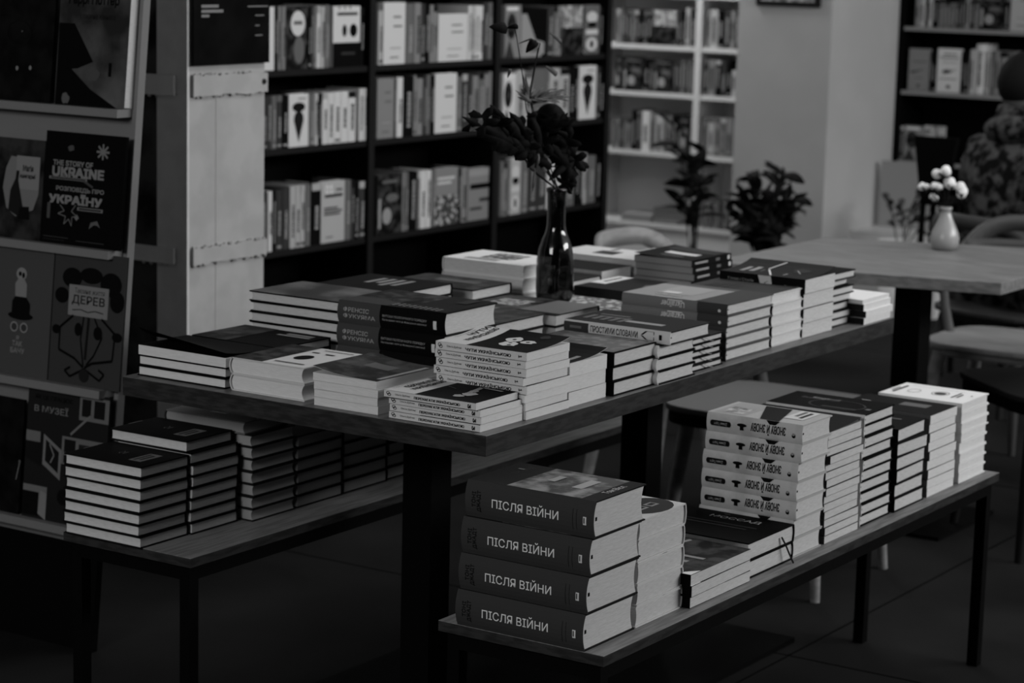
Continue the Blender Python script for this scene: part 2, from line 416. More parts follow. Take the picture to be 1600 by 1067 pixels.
# four white paperbacks with curling dark cover
stack(.02, .252, Z, .19, .148, 4, .0154, 'R', 'white-edged paperback, front cover turned away', 'stack left of white-spined ones', 'white-edged paperbacks',
      kind='paper', cover=W, page=PAGE_W, jit=.004, first=dict(curl=.012, top=[('rect',0,0,1,1,ARTD), ('rect',.03,.1,.1,.9,LG), ('rect',.3,.3,.7,.5,MG)]))
# near corner: four slim language books
spn4 = lambda ttl, num: [('ring',.045,.62,.02,.22,.35,K), ('ring',.058,.42,.02,.22,.35,K), ('text','Ольга Дубчак',.125,.36,.29,.66,DG), ('text',ttl,.335,.28,.83,.74,K,.012), ('text',num,.915,.36 if num == '1' else .2,.945,.62 if num == '1' else .75,K,.02,-90)]
def blot(cx, cy, r, m, n=14, seed=1):
    q = random.Random(seed); return ('poly', [(cx+r*q.uniform(.6,1)*math.cos(2*PI*i/n), cy+.7*r*q.uniform(.6,1)*math.sin(2*PI*i/n)) for i in range(n)], m)
top4 = [('rect',.0,.0,1,.66,K), ('text','ПЕРЕМАГАТИ',.3,.86,.97,.93,DG,.012), ('text','УКРАЇНСЬКОЮ',.22,.76,.97,.84,DG,.012), ('text','Ольга Дубчак',.15,.94,.6,.975,MG), blot(.25,.3,.1,LG), blot(.42,.26,.13,LG,seed=2), blot(.62,.3,.08,LG,seed=3), ('line',[(.5,.3),(.9,.34),(.85,.1)],.05,LG), ('line',[(.62,.5),(.7,.62)],.012,MG)]
stack(.016, .024, Z, .137, .2, 4, .0131, 'L', 'slim white-spined paperback with dark square', 'short stack at near corner of table', 'slim white paperbacks at the near corner',
      kind='paper', cover=W, page=PAGE_W, spn=spn4('ПЕРЕМАГАТИ УКРАЇНСЬКОЮ','3'), top=top4, jit=.003, rj=.01, top_shift=(-.008,.006,.012))
top5 = [('rect',.0,.0,1,.66,K), ('text','ЧУТИ',.55,.86,.97,.93,DG,.012), ('text','УКРАЇНСЬКОЮ',.25,.76,.97,.84,DG,.012), ('text','Ольга Дубчак',.35,.94,.8,.975,MG), blot(.35,.36,.17,W,seed=5), blot(.6,.42,.14,W,seed=6), blot(.55,.25,.13,W,seed=8), blot(.85,.2,.09,DG,seed=9), ('oval',.3,.34,.03,.02,K), ('oval',.42,.38,.025,.02,K), ('oval',.6,.42,.03,.02,K), ('oval',.55,.25,.03,.02,K)]
stack(.157, .019, Z, .148, .2, 8, .0157, 'L', 'white-spined paperback with black title and symbol', 'tall stack near the front corner', 'white paperbacks in the tall corner stack',
      kind='paper', cover=W, page=PAGE_W, spn=spn4('ЧУТИ УКРАЇНСЬКОЮ','1'), top=top5, jit=.004, rj=.02, lean=(-.0015,-.0006), first=dict(curl=.010))
# white paperbacks with dark cover
stack(.307, .022, Z, .135, .205, 3, .0280, 'L', 'thick white-edged paperback with dark cover', 'stack right of tall corner stack', 'thick paperbacks with dark covers',
      kind='paper', cover=W, spine=W, page=PAGE_W, jit=.002, top=[('rect',0,0,1,1,K), ('rect',.15,.08,.5,.13,LG), ('rect',.2,.2,.42,.25,LG), ('rect',.3,.5,.8,.53,MG)], first=dict(curl=.012))
stack(.454, .012, Z, .162, .215, 3, .0284, 'L', 'black hardcover with mottled patterned cover', 'stack third left of ribboned notebooks', 'black patterned hardcovers',
      kind='hard', cover=K, page=PAGE, bulge=.001, jit=.002, top=[('rect',.02,.02,.98,.98,mat('mottled_cover',.01,.45,.3,.10,'noise',45,lo=.45,hi=.6))], spn=[('rect',.05,.4,.5,.45,MG)])
zt = stack(.612, .004, Z, .150, .205, 3, .0262, 'L', 'pale rounded-spine hardcover with dark boards', 'stack under the titled white-spined book', 'pale-spined hardcovers',
      kind='hard', cover=K, spine=W, page=PAGE, bulge=.006, jit=.002)
sp = [('rect',.0,.08,.235,.86,DG), ('text','ПРОСТИМИ СЛОВАМИ',.255,.26,.70,.74,K,.012), ('line',[(.74,.55),(.78,.85),(.85,.85)],.02,K), ('line',[(.74,.5),(.78,.2),(.85,.2)],.02,K), ('line',[(.85,.2),(.85,.85)],.006,K), ('rect',.9,.3,.925,.7,K), ('rect',.06,.4,.17,.6,MG)]
p = at(1047.7,539.4,z=zt); q = at(884,517,z=zt); q2 = at(1101,522,z=zt)
stack(p.x, p.y, zt, q2.x-p.x, q.y-p.y, 1, .0262, 'L', 'grey hardcover with white spine and black capital title', 'crowning pale-spined stack at table edge', None,
      kind='hard', cover=g(.04), spine=W, page=PAGE, bulge=.003, band=K, spn=sp, top=[('rect',.3,.2,.42,.55,LG), ('rect',.6,.62,.66,.9,MG), ('rect',.45,.6,.5,.85,MG)] + bars(.2,.6,.55,.95,5,MG))
rib = lambda l, w_, t, x, m=LG: (m, [(l/2+.0012, x, t*.9), (l/2+.006, x+.012, -.0), (l/2+.003, x+.03, -.02)])
stack(.773, .018, Z, .132, .19, 5, .0135, 'L', 'thin dark notebook with hanging ribbon', 'stack left of upside-down lettered books', 'thin ribboned notebooks',
      kind='hard', cover=K, page=PAGE, bulge=.001, jit=.004, ribbon=(LG, [(.0965,-.02,.012),(.0985,.0,.005),(.0975,.02,.0005)]), top=[('rect',.0,.0,1,1,DG)])
spu = [('text','Ukraїner',.60,.28,.78,.72,W,.01,180), ('rect',.0,.0,.18,1,g(.05)), ('oval',.045,.35,.012,.12,W), ('rect',.18,.0,.30,1,g(.07))]
spu = [('text','Ukraїner',.38,.25,.60,.75,W,.015,180), ('rect',.72,.0,1,1,g(.06)), ('oval',.93,.4,.014,.14,W), ('rect',.44,.8,.58,.9,W)]
topu = [('rect',.0,.30,.85,1,g(.28)), ('rect',.0,.0,1,.30,g(.08)), ('rect',.25,.45,.8,.8,g(.33)), ('rect',.28,.6,.4,.75,W), ('text','Ukraїner',.1,.5,.2,.75,W,.01,0)]
stack(.935, .026, Z, .205, .257, 5, .0239, 'L', 'wide grey hardcover, spine lettering upside down', 'stack of wide hardcovers mid-table edge', 'wide grey hardcovers',
      kind='hard', cover=g(.1), spine=g(.16), page=PAGE, bulge=.003, band=K, jit=.003, rj=.01, spn=spu, top=topu, ribbon=(MG, [(.1225,-.08,.016),(.1245,-.072,.008),(.1235,-.06,.0)]))
stack(1.157, .034, Z, .15, .215, 5, .0226, 'L', 'white-boarded hardcover with dark grey front', 'stack right of wide grey hardcovers', 'white-boarded hardcovers',
      kind='hard', cover=W, spine=K, page=PAGE_W, bulge=.004, jit=.004, top=[('rect',0,0,1,1,g(.06)), ('rect',.0,.0,.95,.02,W)]+bars(.2,.7,.5,.9,4,DG))
sph = [('text','Гітлер і Сталін',.10,.42,.40,.66,LG), ('poly',[(.45,.98),(.60,.98),(.63,.02),(.50,.02)],W), ('line',[(.56,.35),(.53,.5),(.57,.62)],.01,K), ('text','Лоренс Ріс',.76,.3,.95,.5,LG)]
toph = [('rect',.0,.0,1,1,g(.045)), ('line',[(.95,.55),(.55,.62)],.022,W), ('line',[(.5,.6),(.05,.42)],.022,W), ('rect',.25,.7,.6,.76,LG), ('rect',.2,.8,.55,.85,LG), ('rect',.3,.62,.45,.64,MG), blot(.6,.25,.18,DG), ('line',[(.4,.2),(.6,.3)],.015,LG), ('rect',.15,.3,.3,.32,LG)]
stack(1.303, .033, Z, .152, .215, 4, .0330, 'L', 'thick dark-spined paperback with white arrow patch', 'tallest stack toward far table end', 'thick dark-spined paperbacks',
      kind='paper', cover=g(.03), spine=g(.012), page=PAGE, jit=.002, rj=.006, spn=sph, top=toph, first=dict(curl=.014))
stack(1.462, .047, Z, .12, .17, 7, .0180, 'BL', 'small thin dark-covered notebook', 'seven-high stack behind thick dark paperbacks', 'small thin notebooks',
      kind='hard', cover=g(.02), page=PAGE, bulge=0, jit=.008, rj=.03)
stack(1.572, .008, Z, .148, .105, 4, .0157, 'L', 'small white paperback with dark spine', 'low stack at far table corner', 'small white paperbacks at the far corner',
      kind='paper', cover=WW, spine=g(.03), page=PAGE_W, jit=.005, rj=.02, first=dict(spine=WW, t=.0098))
# middle and back rows, further from the edge
def corner_stack(N, L, R, z, n, t, face, desc, place, group, **kw):
    a, l_, r_ = at(*N, z=z), at(*L, z=z), at(*R, z=z)
    dx = (r_-a).length; dy = (l_-a).length
    base = z-n*(t+.0002)
    return stack(a.x, a.y, base, dx, dy, n, t, face, desc, place, group, **kw)
# big political book with grey and black spine, two copies over a third
spf = [('rect',.0,.0,.40,1,g(.07)), ('text','ФРЕНСІС',.06,.54,.30,.74,LG,.01), ('text','ФУКУЯМА',.06,.26,.36,.46,LG,.01), ('text','ВИТОКИ ПОЛІТИЧНОГО ПОРЯДКУ',.43,.50,.84,.62,LG), ('text','Від прадавніх часів до Французької революції',.43,.34,.84,.45,LG), ('rect',.90,.25,.93,.62,W)]
topf = [('rect',.0,.55,.38,1,g(.07)), ('rect',.38,.4,1,1,ARTD), ('rect',.0,.0,1,.4,g(.035))]
for i in range(9):
    for k in range(3): topf.append(('rect', .04+.05*k+.012*(i%2), .1+.05*i, .065+.05*k+.012*(i%2), .125+.05*i, LG))
topf += [('ring',.5,.6,.2,.12,.12,DG), ('rect',.6,.1,.9,.2,DG)]
stack(.357, .342, Z, .180, .263, 3, .0458, 'L', 'very thick black hardcover with grey spine panel', 'behind the near corner books', 'very thick grey-and-black hardcovers',
      kind='hard', cover=g(.04), spine=K, page=PAGE, bulge=.006, spn=spf, top=topf, jit=.002, rj=.004)
stack(.188, .62, Z, .165, .226, 3, .0195, 'BR', 'black-covered hardcover with small pale title', 'between slim black and portrait books', 'black hardcovers behind the slim books',
      kind='hard', cover=K, page=PAGE, bulge=.0, jit=.001, top=[('rect',.12,.6,.2,.9,LG), ('rect',.24,.55,.3,.92,LG), ('rect',.0,.0,1,.4,ARTD)])
stack(.375, .615, Z, .178, .237, 6, .0212, 'R', 'dark hardcover with soft portrait picture cover', 'back left of table', 'portrait-cover hardcovers',
      kind='hard', cover=K, page=PAGE, bulge=.004, jit=.002, rj=.01, top=[('rect',0,0,1,1,mat('portrait_art',.02,.4,.3,.16,'noise',9,lo=.45,hi=.7))])
stack(.60, .63, Z, .195, .222, 5, .0238, 'BR', 'dark hardcover with pale lines of lettering', 'stack behind the very thick hardcovers', 'dark hardcovers at the back',
      kind='hard', cover=g(.02), page=PAGE, bulge=.003, jit=.002, top=bars(.2,.7,.3,.75,4,LG))
stack(.86, .62, Z, .155, .23, 4, .0243, 'BR', 'grey mottled hardcover with dark spine', 'stack behind vase on its left', 'grey mottled hardcovers',
      kind='hard', cover=g(.03), page=PAGE, bulge=.002, jit=.002, top=[('rect',0,0,1,1,ARTD), ('rect',.3,.3,.5,.8,MG)])
stack(1.08, .632, Z, .165, .226, 4, .032, 'BL', 'fat white hardcover with sketched front cover', 'directly behind the glass vase', 'fat white hardcovers',
      kind='hard', cover=WW, page=PAGE, bulge=.002, jit=.003, top=[('rect',.3,.3,.7,.85,PATT), ('rect',.2,.1,.6,.25,LG)])
stack(1.262, .62, Z, .138, .23, 3, .0245, 'BR', 'dark-fronted hardcover with pale pages', 'low stack right of the glass vase', 'dark-fronted hardcovers',
      kind='hard', cover=g(.03), page=PAGE, bulge=.003, jit=.002)
stack(1.412, .622, Z, .138, .21, 3, .027, 'BR', 'black-fronted book with long pale side', 'low stack before the light boxed book', 'black-fronted books',
      kind='paper', cover=g(.02), page=PAGE, jit=.002)
stack(1.562, .612, Z, .155, .245, 3, .0312, 'BL', 'large light hardcover with dark brush stroke', 'back row at far table end', 'large light hardcovers',
      kind='hard', cover=W, page=PAGE, bulge=.002, jit=.002, spn=[], top=[blot(.55,.5,.0,K), ('rect',.35,.25,.6,.62,g(.06)), ('rect',.4,.7,.45,.95,MG)])
stack(1.505, .425, Z, .195, .160, 7, .0165, 'R', 'black paperback with pale spine lettering', 'seven-high stack before the large light books', 'black paperbacks with curling covers',
      kind='paper', cover=g(.015), page=g(.25), jit=.003, rj=.02, spn=[('rect',.08,.35,.4,.65,LG), ('rect',.6,.3,.7,.7,MG), ('rect',.9,.2,.95,.8,W)], top=[('rect',.2,.45,.75,.62,W), ('rect',.3,.75,.7,.8,MG), ('rect',.05,.05,.9,.35,DG), ('rect',.98,.5,1,1,W)], first=dict(curl=.006))
stack(1.25, .385, Z, .20, .212, 2, .034, 'L', 'dark grey hardcover with white corner label', 'low stack behind the wide grey hardcovers', 'dark grey hardcovers with labels',
      kind='hard', cover=g(.035), page=PAGE, bulge=.002, jit=.002, top=[('rect',.35,.8,1,1,WW), ('rect',.5,.88,.9,.92,K), blot(.5,.3,.15,MG), blot(.7,.2,.08,K)])
stack(.60, .385, Z, .19, .23, 3, .0265, 'L', 'dark picture-cover hardcover with grey band', 'behind thick dark-cover paperbacks', 'dark picture-cover hardcovers',
      kind='hard', cover=g(.03), page=PAGE, bulge=.003, jit=.001, rj=.003, top=[('rect',0,0,1,.5,ARTD), ('rect',.3,.5,1,1,g(.16)), ('rect',.1,.1,.2,.4,MG)])
stack(.80, .365, Z, .175, .235, 3, .0258, 'BR', 'dark-sided hardcover with pale ornamental print', 'stack before the glass vase', 'ornamental hardcovers',
      kind='hard', cover=g(.04), page=PAGE, bulge=.003, jit=.001, rj=.003, top=[('rect',.0,.55,.9,1,g(.14)), ('rect',.0,.0,1,.55,ARTD), ('rect',.3,.1,.75,.45,mat('ornament',.02,.45,.2,.3,'voronoi',70,lo=.35,hi=.5))])
stack(1.0, .372, Z, .205, .25, 2, .0262, 'L', 'white book with fine black patterned cover', 'low stack carrying the glass vase', 'white patterned books',
      kind='paper', cover=WW, page=PAGE_W, jit=.001, rj=.002, top=[('rect',.0,.0,1,1,PATT), ('rect',.1,.1,.3,.9,W)])

# ================================================================== BOOKS ON THE FRONT BENCH
Z = .4503
spj = [('text','ПІСЛЯ ВІЙНИ',.215,.36,.735,.66,WW,.004), ('text','ТОНІ',.055,.30,.085,.72,g(.02),.01,90), ('text','ДЖАДТ',.095,.18,.128,.76,g(.02),.01,90), ('rect',.925,.36,.95,.58,W), ('rect',.929,.40,.938,.55,DG), ('rect',.84,.2,.845,.75,DG), ('rect',.87,.2,.873,.75,DG)]
topj = [('rect',.02,.12,.98,.70,ART), ('text','ТОНІ ДЖАДТ',.5,.82,.9,.87,DG), ('text','Toni Bigli',.55,.04,.9,.09,W,0), ('rect',.35,.25,.75,.33,g(.35)), ('rect',.45,.5,.7,.56,g(.3)), ('rect',.7,.85,.74,.9,MG)]
topj[2] = ('text','Том Вісл.',.35,.05,.75,.10,W,0)
stack(-.145, -.303, Z, .163, .256, 4, .0635, 'L', 'huge grey-spined hardcover with white title', 'near end of front bench', 'huge grey hardcovers at the bench end',
      kind='hard', cover=g(.03), spine=g(.052), page=PAGE, bulge=.008, band=K, spn=spj, top=topj, jit=.001, rj=.004, lean=(.004,-.002))
stack(.024, -.302, Z, .16, .24, 5, .0377, 'BR', 'thick white hardcover with dark rounded panel', 'stack beside huge grey hardcovers', 'thick white hardcovers on the bench',
      kind='hard', cover=W, page=PAGE, bulge=.004, jit=.002, rj=.006, lean=(.001,0), top=[('oval',.40,.80,.40,.20,g(.06)), ('rect',.22,.78,.38,.86,LG), ('rect',.44,.78,.60,.86,LG), ('rect',.25,.80,.35,.84,DG), ('rect',.47,.80,.57,.84,DG)])
for it in ():
    pass
stack(.186, -.318, Z, .228, .16, 3, .0204, 'L', 'thin wide black-spined book with photographic cover', 'low stack mid front bench', 'thin wide books on the bench',
      kind='paper', cover=g(.02), spine=K, page=PAGE, jit=.004, rj=.02, spn=[('poly',[(.45,.3),(.55,.4),(.52,.75),(.42,.7)],W)], top=[('rect',.0,.0,1,1,ARTD), ('line',[(.2,.95),(.95,.75)],.05,LG), ('poly',[(.0,.0),(.16,.0),(.05,.12),(.0,.12)],WW), ('rect',.3,.3,.36,.8,LG), ('rect',.45,.2,.5,.7,LG)])
stack(.418, -.31, Z, .186, .26, 2, .0347, 'BR', 'black hardcover with white title and ribbon', 'beneath the leaning smiley-spine stack edge', 'black hardcovers with ribbons',
      kind='hard', cover=K, page=PAGE, bulge=.003, jit=.001, rj=.004, first=dict(ribbon=(K,[(-.131,-.04,.02),(-.137,-.05,.0),(-.141,-.06,-.02),(-.146,-.065,-.034)])), top=[('text','МОССАД',.16,.38,.26,.80,W,0,90), ('rect',.42,.2,.45,.85,DG), ('rect',.52,.15,.55,.8,DG), ('rect',.08,.45,.1,.5,MG)])
spz = [('rect',.06,.32,.24,.62,g(.015)), ('oval',.06,.47,.02,.15,g(.015)), ('oval',.24,.47,.02,.15,g(.015)), ('text','Донна Тартт',.08,.38,.22,.56,LG,0,180), ('oval',.375,.55,.05,.09,K), ('poly',[(.355,.28),(.395,.28),(.392,.55),(.358,.55)],K),
       ('text','ЗНОВУ Й ЗНОВУ',.47,.22,.83,.76,K,.012,180), ('poly',[(.62,1),(.76,1),(.72,.8),(.66,.8)],K), ('oval',.915,.40,.018,.12,K), ('oval',.915,.47,.014,.07,g(.25))]
topz = [('rect',.05,.62,.95,.95,g(.33)), ('rect',.15,.68,.6,.9,ARTL), ('poly',[(.0,.25),(.0,.45),(.95,.68),(.95,.4)],g(.03)), ('rect',.3,.1,.95,.3,W), ('rect',.4,.14,.85,.18,DG), ('rect',.5,.21,.9,.25,MG)]
stack(.607, -.308, Z, .125, .207, 7, .0375, 'L', 'light-spined hardcover with handwritten upside-down title', 'tall stack mid front bench', 'light-spined hardcovers with handwritten title',
      kind='hard', cover=g(.4), spine=mat('linen_print',.36,.6,.1,.5,'noise',18), page=PAGE, bulge=.004, band=K, spn=spz, top=topz, jit=.002, rj=.006, lean=(.0,-.0018))
stack(.744, -.309, Z, .155, .22, 14, .0159, 'L', 'thin bendy paperback with dark front', 'high stack right of handwritten-title books', 'thin paperbacks in the high stack',
      kind='paper', cover=g(.12), spine=DG, page=PAGE, jit=.004, rj=.015, top=[('rect',0,0,1,1,g(.03))], first=dict(curl=.006))
spb = [('text','Bellingcat',.45,.25,.83,.75,K,.01), ('rect',.92,.2,.955,.8,K), ('rect',.1,.3,.35,.6,MG)]
stack(.917, -.305, Z, .146, .222, 10, .0231, 'L', 'white-spined hardcover with dark boards', 'ten-high stack on the bench', 'white-spined hardcovers on the bench',
      kind='hard', cover=K, spine=W, page=PAGE, bulge=.002, band=K, spn=spb, jit=.003, rj=.01, top=[('rect',0,0,1,1,K), ('text','Ми — Беллінгкет',.62,.45,.75,.85,LG,0), ('ring',.4,.4,.33,.28,.08,DG), ('rect',.3,.05,.4,.1,MG), ('rect',.15,.15,.25,.5,DG)])
stack(1.074, -.31, Z, .152, .23, 6, .0295, 'L', 'black-spined hardcover standing out unevenly', 'slanting stack right of ten-high stack', 'black-spined hardcovers on the bench',
      kind='hard', cover=g(.02), spine=K, page=PAGE, bulge=.001, jit=.005, rj=.03, top=[('rect',.1,.5,.3,.9,LG), ('rect',.35,.4,.42,.9,LG), ('rect',.48,.3,.54,.8,LG), ('rect',.62,.15,.68,.6,MG), ('rect',.7,.88,1,1,W)])
stack(1.244, -.309, Z, .145, .215, 9, .0198, 'L', 'plain white-edged paperback with dark top', 'stack between black-spined and tallest white', 'plain white-edged paperbacks',
      kind='paper', cover=g(.4), spine=g(.1), page=PAGE_W, jit=.005, rj=.015, top=[('rect',0,0,1,1,g(.03)), ('rect',.5,.2,.75,.5,MG), ('rect',.4,.8,.5,.9,LG)])
stack(1.413, -.311, Z, .153, .20, 8, .0224, 'L', 'white hardcover with small dark emblem', 'stack at far end of front bench', 'white hardcovers at the far bench end',
      kind='hard', cover=WW, spine=W, page=PAGE_W, bulge=.001, jit=.003, rj=.012, top=[('oval',.5,.42,.10,.07,g(.08)), ('ring',.5,.42,.16,.1,.1,MG), ('ring',.45,.72,.14,.07,.12,LG), ('rect',.2,.88,.75,.91,DG), ('rect',.3,.93,.6,.95,MG), ('line',[(.8,.2),(.82,.85)],.008,DG), ('rect',.3,.22,.7,.24,DG), ('rect',.35,.17,.6,.19,DG), ('rect',.55,.06,.6,.08,DG)])
stack(1.425, -.105, Z, .14, .035, 1, .168, 'L', 'black hardcover lying on its edge', 'behind white hardcovers at bench end', None,
      kind='hard', cover=K, page=g(.02), bulge=0)

# ================================================================== BOOKS ON THE BACK BENCH
topl = [('rect',.29,.68,.76,.84,g(.2)), ('rect',.34,.71,.71,.74,DG), ('rect',.38,.77,.68,.80,DG), ('line',[(.40,.42),(.46,.45),(.5,.41),(.56,.44)],.012,g(.12)), ('rect',.42,.47,.55,.485,MG), ('rect',.35,.015,.65,.035,g(.1))]
lk = dict(kind='hard', cover=g(.014), page=PAGE, bulge=.001, top=topl)
stack(-.116, .709, Z, .138, .198, 7, .0226, 'BR', 'dark hardcover with pale label', 'front stack at left end of back bench', 'dark labelled hardcovers, front stack', jit=.003, rj=.01, **lk)
stack(.026, .704, Z, .139, .198, 8, .0230, 'BR', 'dark hardcover with pale label', 'second stack from left on back bench', 'dark labelled hardcovers, second stack', jit=.003, rj=.01, top_shift=(-.004,.012,.01), **lk)
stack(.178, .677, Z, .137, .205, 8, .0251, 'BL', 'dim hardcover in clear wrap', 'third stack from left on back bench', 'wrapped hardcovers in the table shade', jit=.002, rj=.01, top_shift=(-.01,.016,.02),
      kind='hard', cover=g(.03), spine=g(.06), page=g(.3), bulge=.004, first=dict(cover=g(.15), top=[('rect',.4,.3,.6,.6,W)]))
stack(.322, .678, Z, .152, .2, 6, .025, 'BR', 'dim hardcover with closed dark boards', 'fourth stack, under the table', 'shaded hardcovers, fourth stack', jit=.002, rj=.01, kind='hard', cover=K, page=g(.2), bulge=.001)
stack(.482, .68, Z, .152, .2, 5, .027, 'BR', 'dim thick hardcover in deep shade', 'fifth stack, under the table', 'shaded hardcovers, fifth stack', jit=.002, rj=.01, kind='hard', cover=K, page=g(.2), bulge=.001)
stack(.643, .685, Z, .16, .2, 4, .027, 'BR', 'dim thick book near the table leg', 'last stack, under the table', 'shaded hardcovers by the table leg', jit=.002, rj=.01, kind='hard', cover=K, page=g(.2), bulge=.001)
# ==PART23

# ================================================================== DISPLAY STAND AT THE LEFT (leaning back)
LEAN = (.533-.415)/(1.46-.28)
def dx_at(z): return .415+LEAN*(z-.28)
DY0 = 1.30
ds = empty('display_stand', (dx_at(0), DY0+.6, 0)); tag(ds, 'leaning light-grey display stand with picture books facing out', 'display stand')
ox, oy = ds.location.x, ds.location.y
def slab(mb, x0, x1, y0, y1, z0, z1, m):
    """box sheared with the lean of the stand"""
    vs = [(x+LEAN*z-ox+dx_at(0), y-oy, z) for z in (z0, z1) for x, y in ((x0,y0),(x1,y0),(x1,y1),(x0,y1))]
    mb.add(vs, [(0,3,2,1),(4,5,6,7),(0,1,5,4),(1,2,6,5),(2,3,7,6),(3,0,4,7)], m)
b = MB(); slab(b, 0, .022, DY0-.012, DY0, .24, 1.9, DISPLAY); b.build('side_panel', ds)
b = MB(); slab(b, 0, .022, DY0+1.2, DY0+1.212, .24, 1.9, DISPLAY); b.build('side_panel', ds)
b = MB(); slab(b, .006, .018, DY0+.0005, DY0+1.1995, .24, 1.9, DISPLAY); b.build('back_panel', ds)
SHZ = [.287, .603, .912, 1.222]
for z in SHZ:
    b = MB(); slab(b, -.048, .0055, DY0+.001, DY0+1.199, z-.018, z, DISPLAY); b.build('shelf', ds)
b = MB(); slab(b, .002, .02, DY0+.02, DY0+1.18, 0, .238, STEEL); b.build('plinth', ds)
def at_row(zs): return {SHZ[3]:165, SHZ[2]:375, SHZ[1]:585, SHZ[0]:785}[zs]
def facing_book(px0, px1, pyt, zs, m, art, label, th=.006, xo=-.030, group='picture books on the leaning stand'):
    """front cover towards the room, leaning with the stand"""
    X = dx_at(zs)+xo; a = at(px1, (pyt+at_row(zs))/2, x=X+.01).y; l_ = at(px0, (pyt+at_row(zs))/2, x=X+.01).y
    zt = at((px0+px1)/2, pyt, x=X+.02).z; h = (zt-zs)/math.cos(math.atan(LEAN)); wd = l_-a
    root = empty('picture_book', (X, (a+l_)/2, zs+.0005)); root.rotation_euler = (0, math.atan(LEAN)*1.0, 0)
    c = MB(); c.box((-.0,-wd/2,0), (.0015,wd/2,h), m); c.box((th-.0015,-wd/2,0), (th,wd/2,h), m); c.box((0,wd/2,0), (th,wd/2+.002,h), m)
    S = lambda u, v, e: (-e, wd/2-u*wd, v*h)
    draw(c, S, art); c.build('cover', root)
    p = MB(); p.box((.0016,-wd/2+.003,.003), (th-.0016,wd/2-.001,h-.003), PAGE); p.build('page_block', root)
    return tag(root, label, 'book', group)
CDK = mat('book_black_cloth', .002, .5, .04, .006, 'noise', 20)
# top shelf
facing_book(90, 198, -28, SHZ[3], mat('misty_cover', .015, .5, .1, .11, 'noise', 7, lo=.35, hi=.65),
  [('text','Гаррі Поттер',.12,.80,.84,.90,g(.006),.02), ('text','і таємна кімната',.30,.70,.80,.75,g(.02)), ('poly',[(.0,.66),(.22,.66),(.52,.36),(.3,.30),(.0,.28)],g(.006)), ('poly',[(0,0),(.9,0),(.5,.14),(.2,.3),(0,.3)],g(.006)), ('rect',.75,.25,.79,.36,g(.006)), blot(.55,.25,.1,g(.09),seed=11), blot(.15,.05,.08,g(.1),seed=12)],
  'misty grey illustrated book with black title, top shelf of leaning stand', th=.03)
facing_book(-16, 82, -18, SHZ[3], CDK, [('oval',.45,.29,.02,.02,g(.2)), ('oval',.66,.30,.02,.02,g(.2)), ('oval',.5,.62,.01,.008,g(.1)), ('ring',.45,.6,.2,.12,.1,g(.012))],
  'near-black book with two pale dots, left on the top stand shelf')
# second shelf
facing_book(68, 192, 209, SHZ[2], mat('indigo_cover', .0022, .5, .04), [
  ('text','THE STORY OF',.10,.70,.60,.745,g(.19),.025), ('text','UKRAINE',.10,.605,.74,.685,g(.2),.035), ('rect',.06,.575,.54,.598,g(.16)), ('rect',.08,.581,.52,.592,g(.03)),
  ('text','РОЗПОВІДЬ ПРО',.16,.47,.76,.515,g(.17),.025), ('text','УКРАЇНУ',.08,.365,.74,.455,g(.2),.035), ('rect',.44,.315,.76,.345,g(.16)), ('rect',.46,.323,.74,.337,g(.03)),
  ('line',[(.66,.90),(.78,.80)],.02,g(.16)), ('line',[(.78,.90),(.66,.80)],.02,g(.16)), ('line',[(.72,.92),(.72,.78)],.02,g(.16)), ('line',[(.64,.85),(.80,.85)],.02,g(.16)),
  ('line',[(.22,.35),(.28,.30),(.2,.27),(.30,.25),(.28,.18),(.34,.23),(.38,.17),(.38,.25),(.44,.26),(.37,.30),(.42,.36)],.008,g(.14)),
  blot(.32,.86,.05,g(.09),seed=21), ('line',[(.5,.58),(.62,.53)],.02,g(.08)), ('rect',.06,.22,.1,.36,g(.09)), ('poly',[(.44,.22),(.47,.25),(.44,.28),(.41,.25)],g(.14)), ('poly',[(.60,.16),(.62,.22),(.70,.24),(.74,.18),(.70,.2),(.66,.2)],g(.1)),
  ('rect',.03,.055,.35,.062,g(.05)), ('rect',.45,.04,.8,.047,g(.05)), ('rect',.03,.03,.3,.037,g(.04))],
  'black picture book with bold white bilingual title on leaning stand')
facing_book(-22, 66, 216, SHZ[2], mat('forest_cover', .004, .5, .08, .03, 'noise', 16), [
  ('poly',[(.42,.82),(.93,.80),(.93,.46),(.85,.30),(.55,.22),(.38,.3),(.3,.5),(.34,.7)],g(.16)), ('rect',.52,.50,.93,.83,g(.2)), ('text','Магія',.64,.68,.82,.74,g(.04),.02), ('text','книгарні',.60,.60,.86,.655,g(.04),.02),
  ('poly',[(.42,.28),(.44,.48),(.52,.60),(.53,.68),(.58,.68),(.57,.58),(.62,.45),(.68,.3),(.6,.22)],g(.025)), ('poly',[(.6,.2),(.62,.32),(.78,.33),(.8,.2)],g(.01))],
  'dark book with cone-shaped figure and pale label, left of the bilingual title')
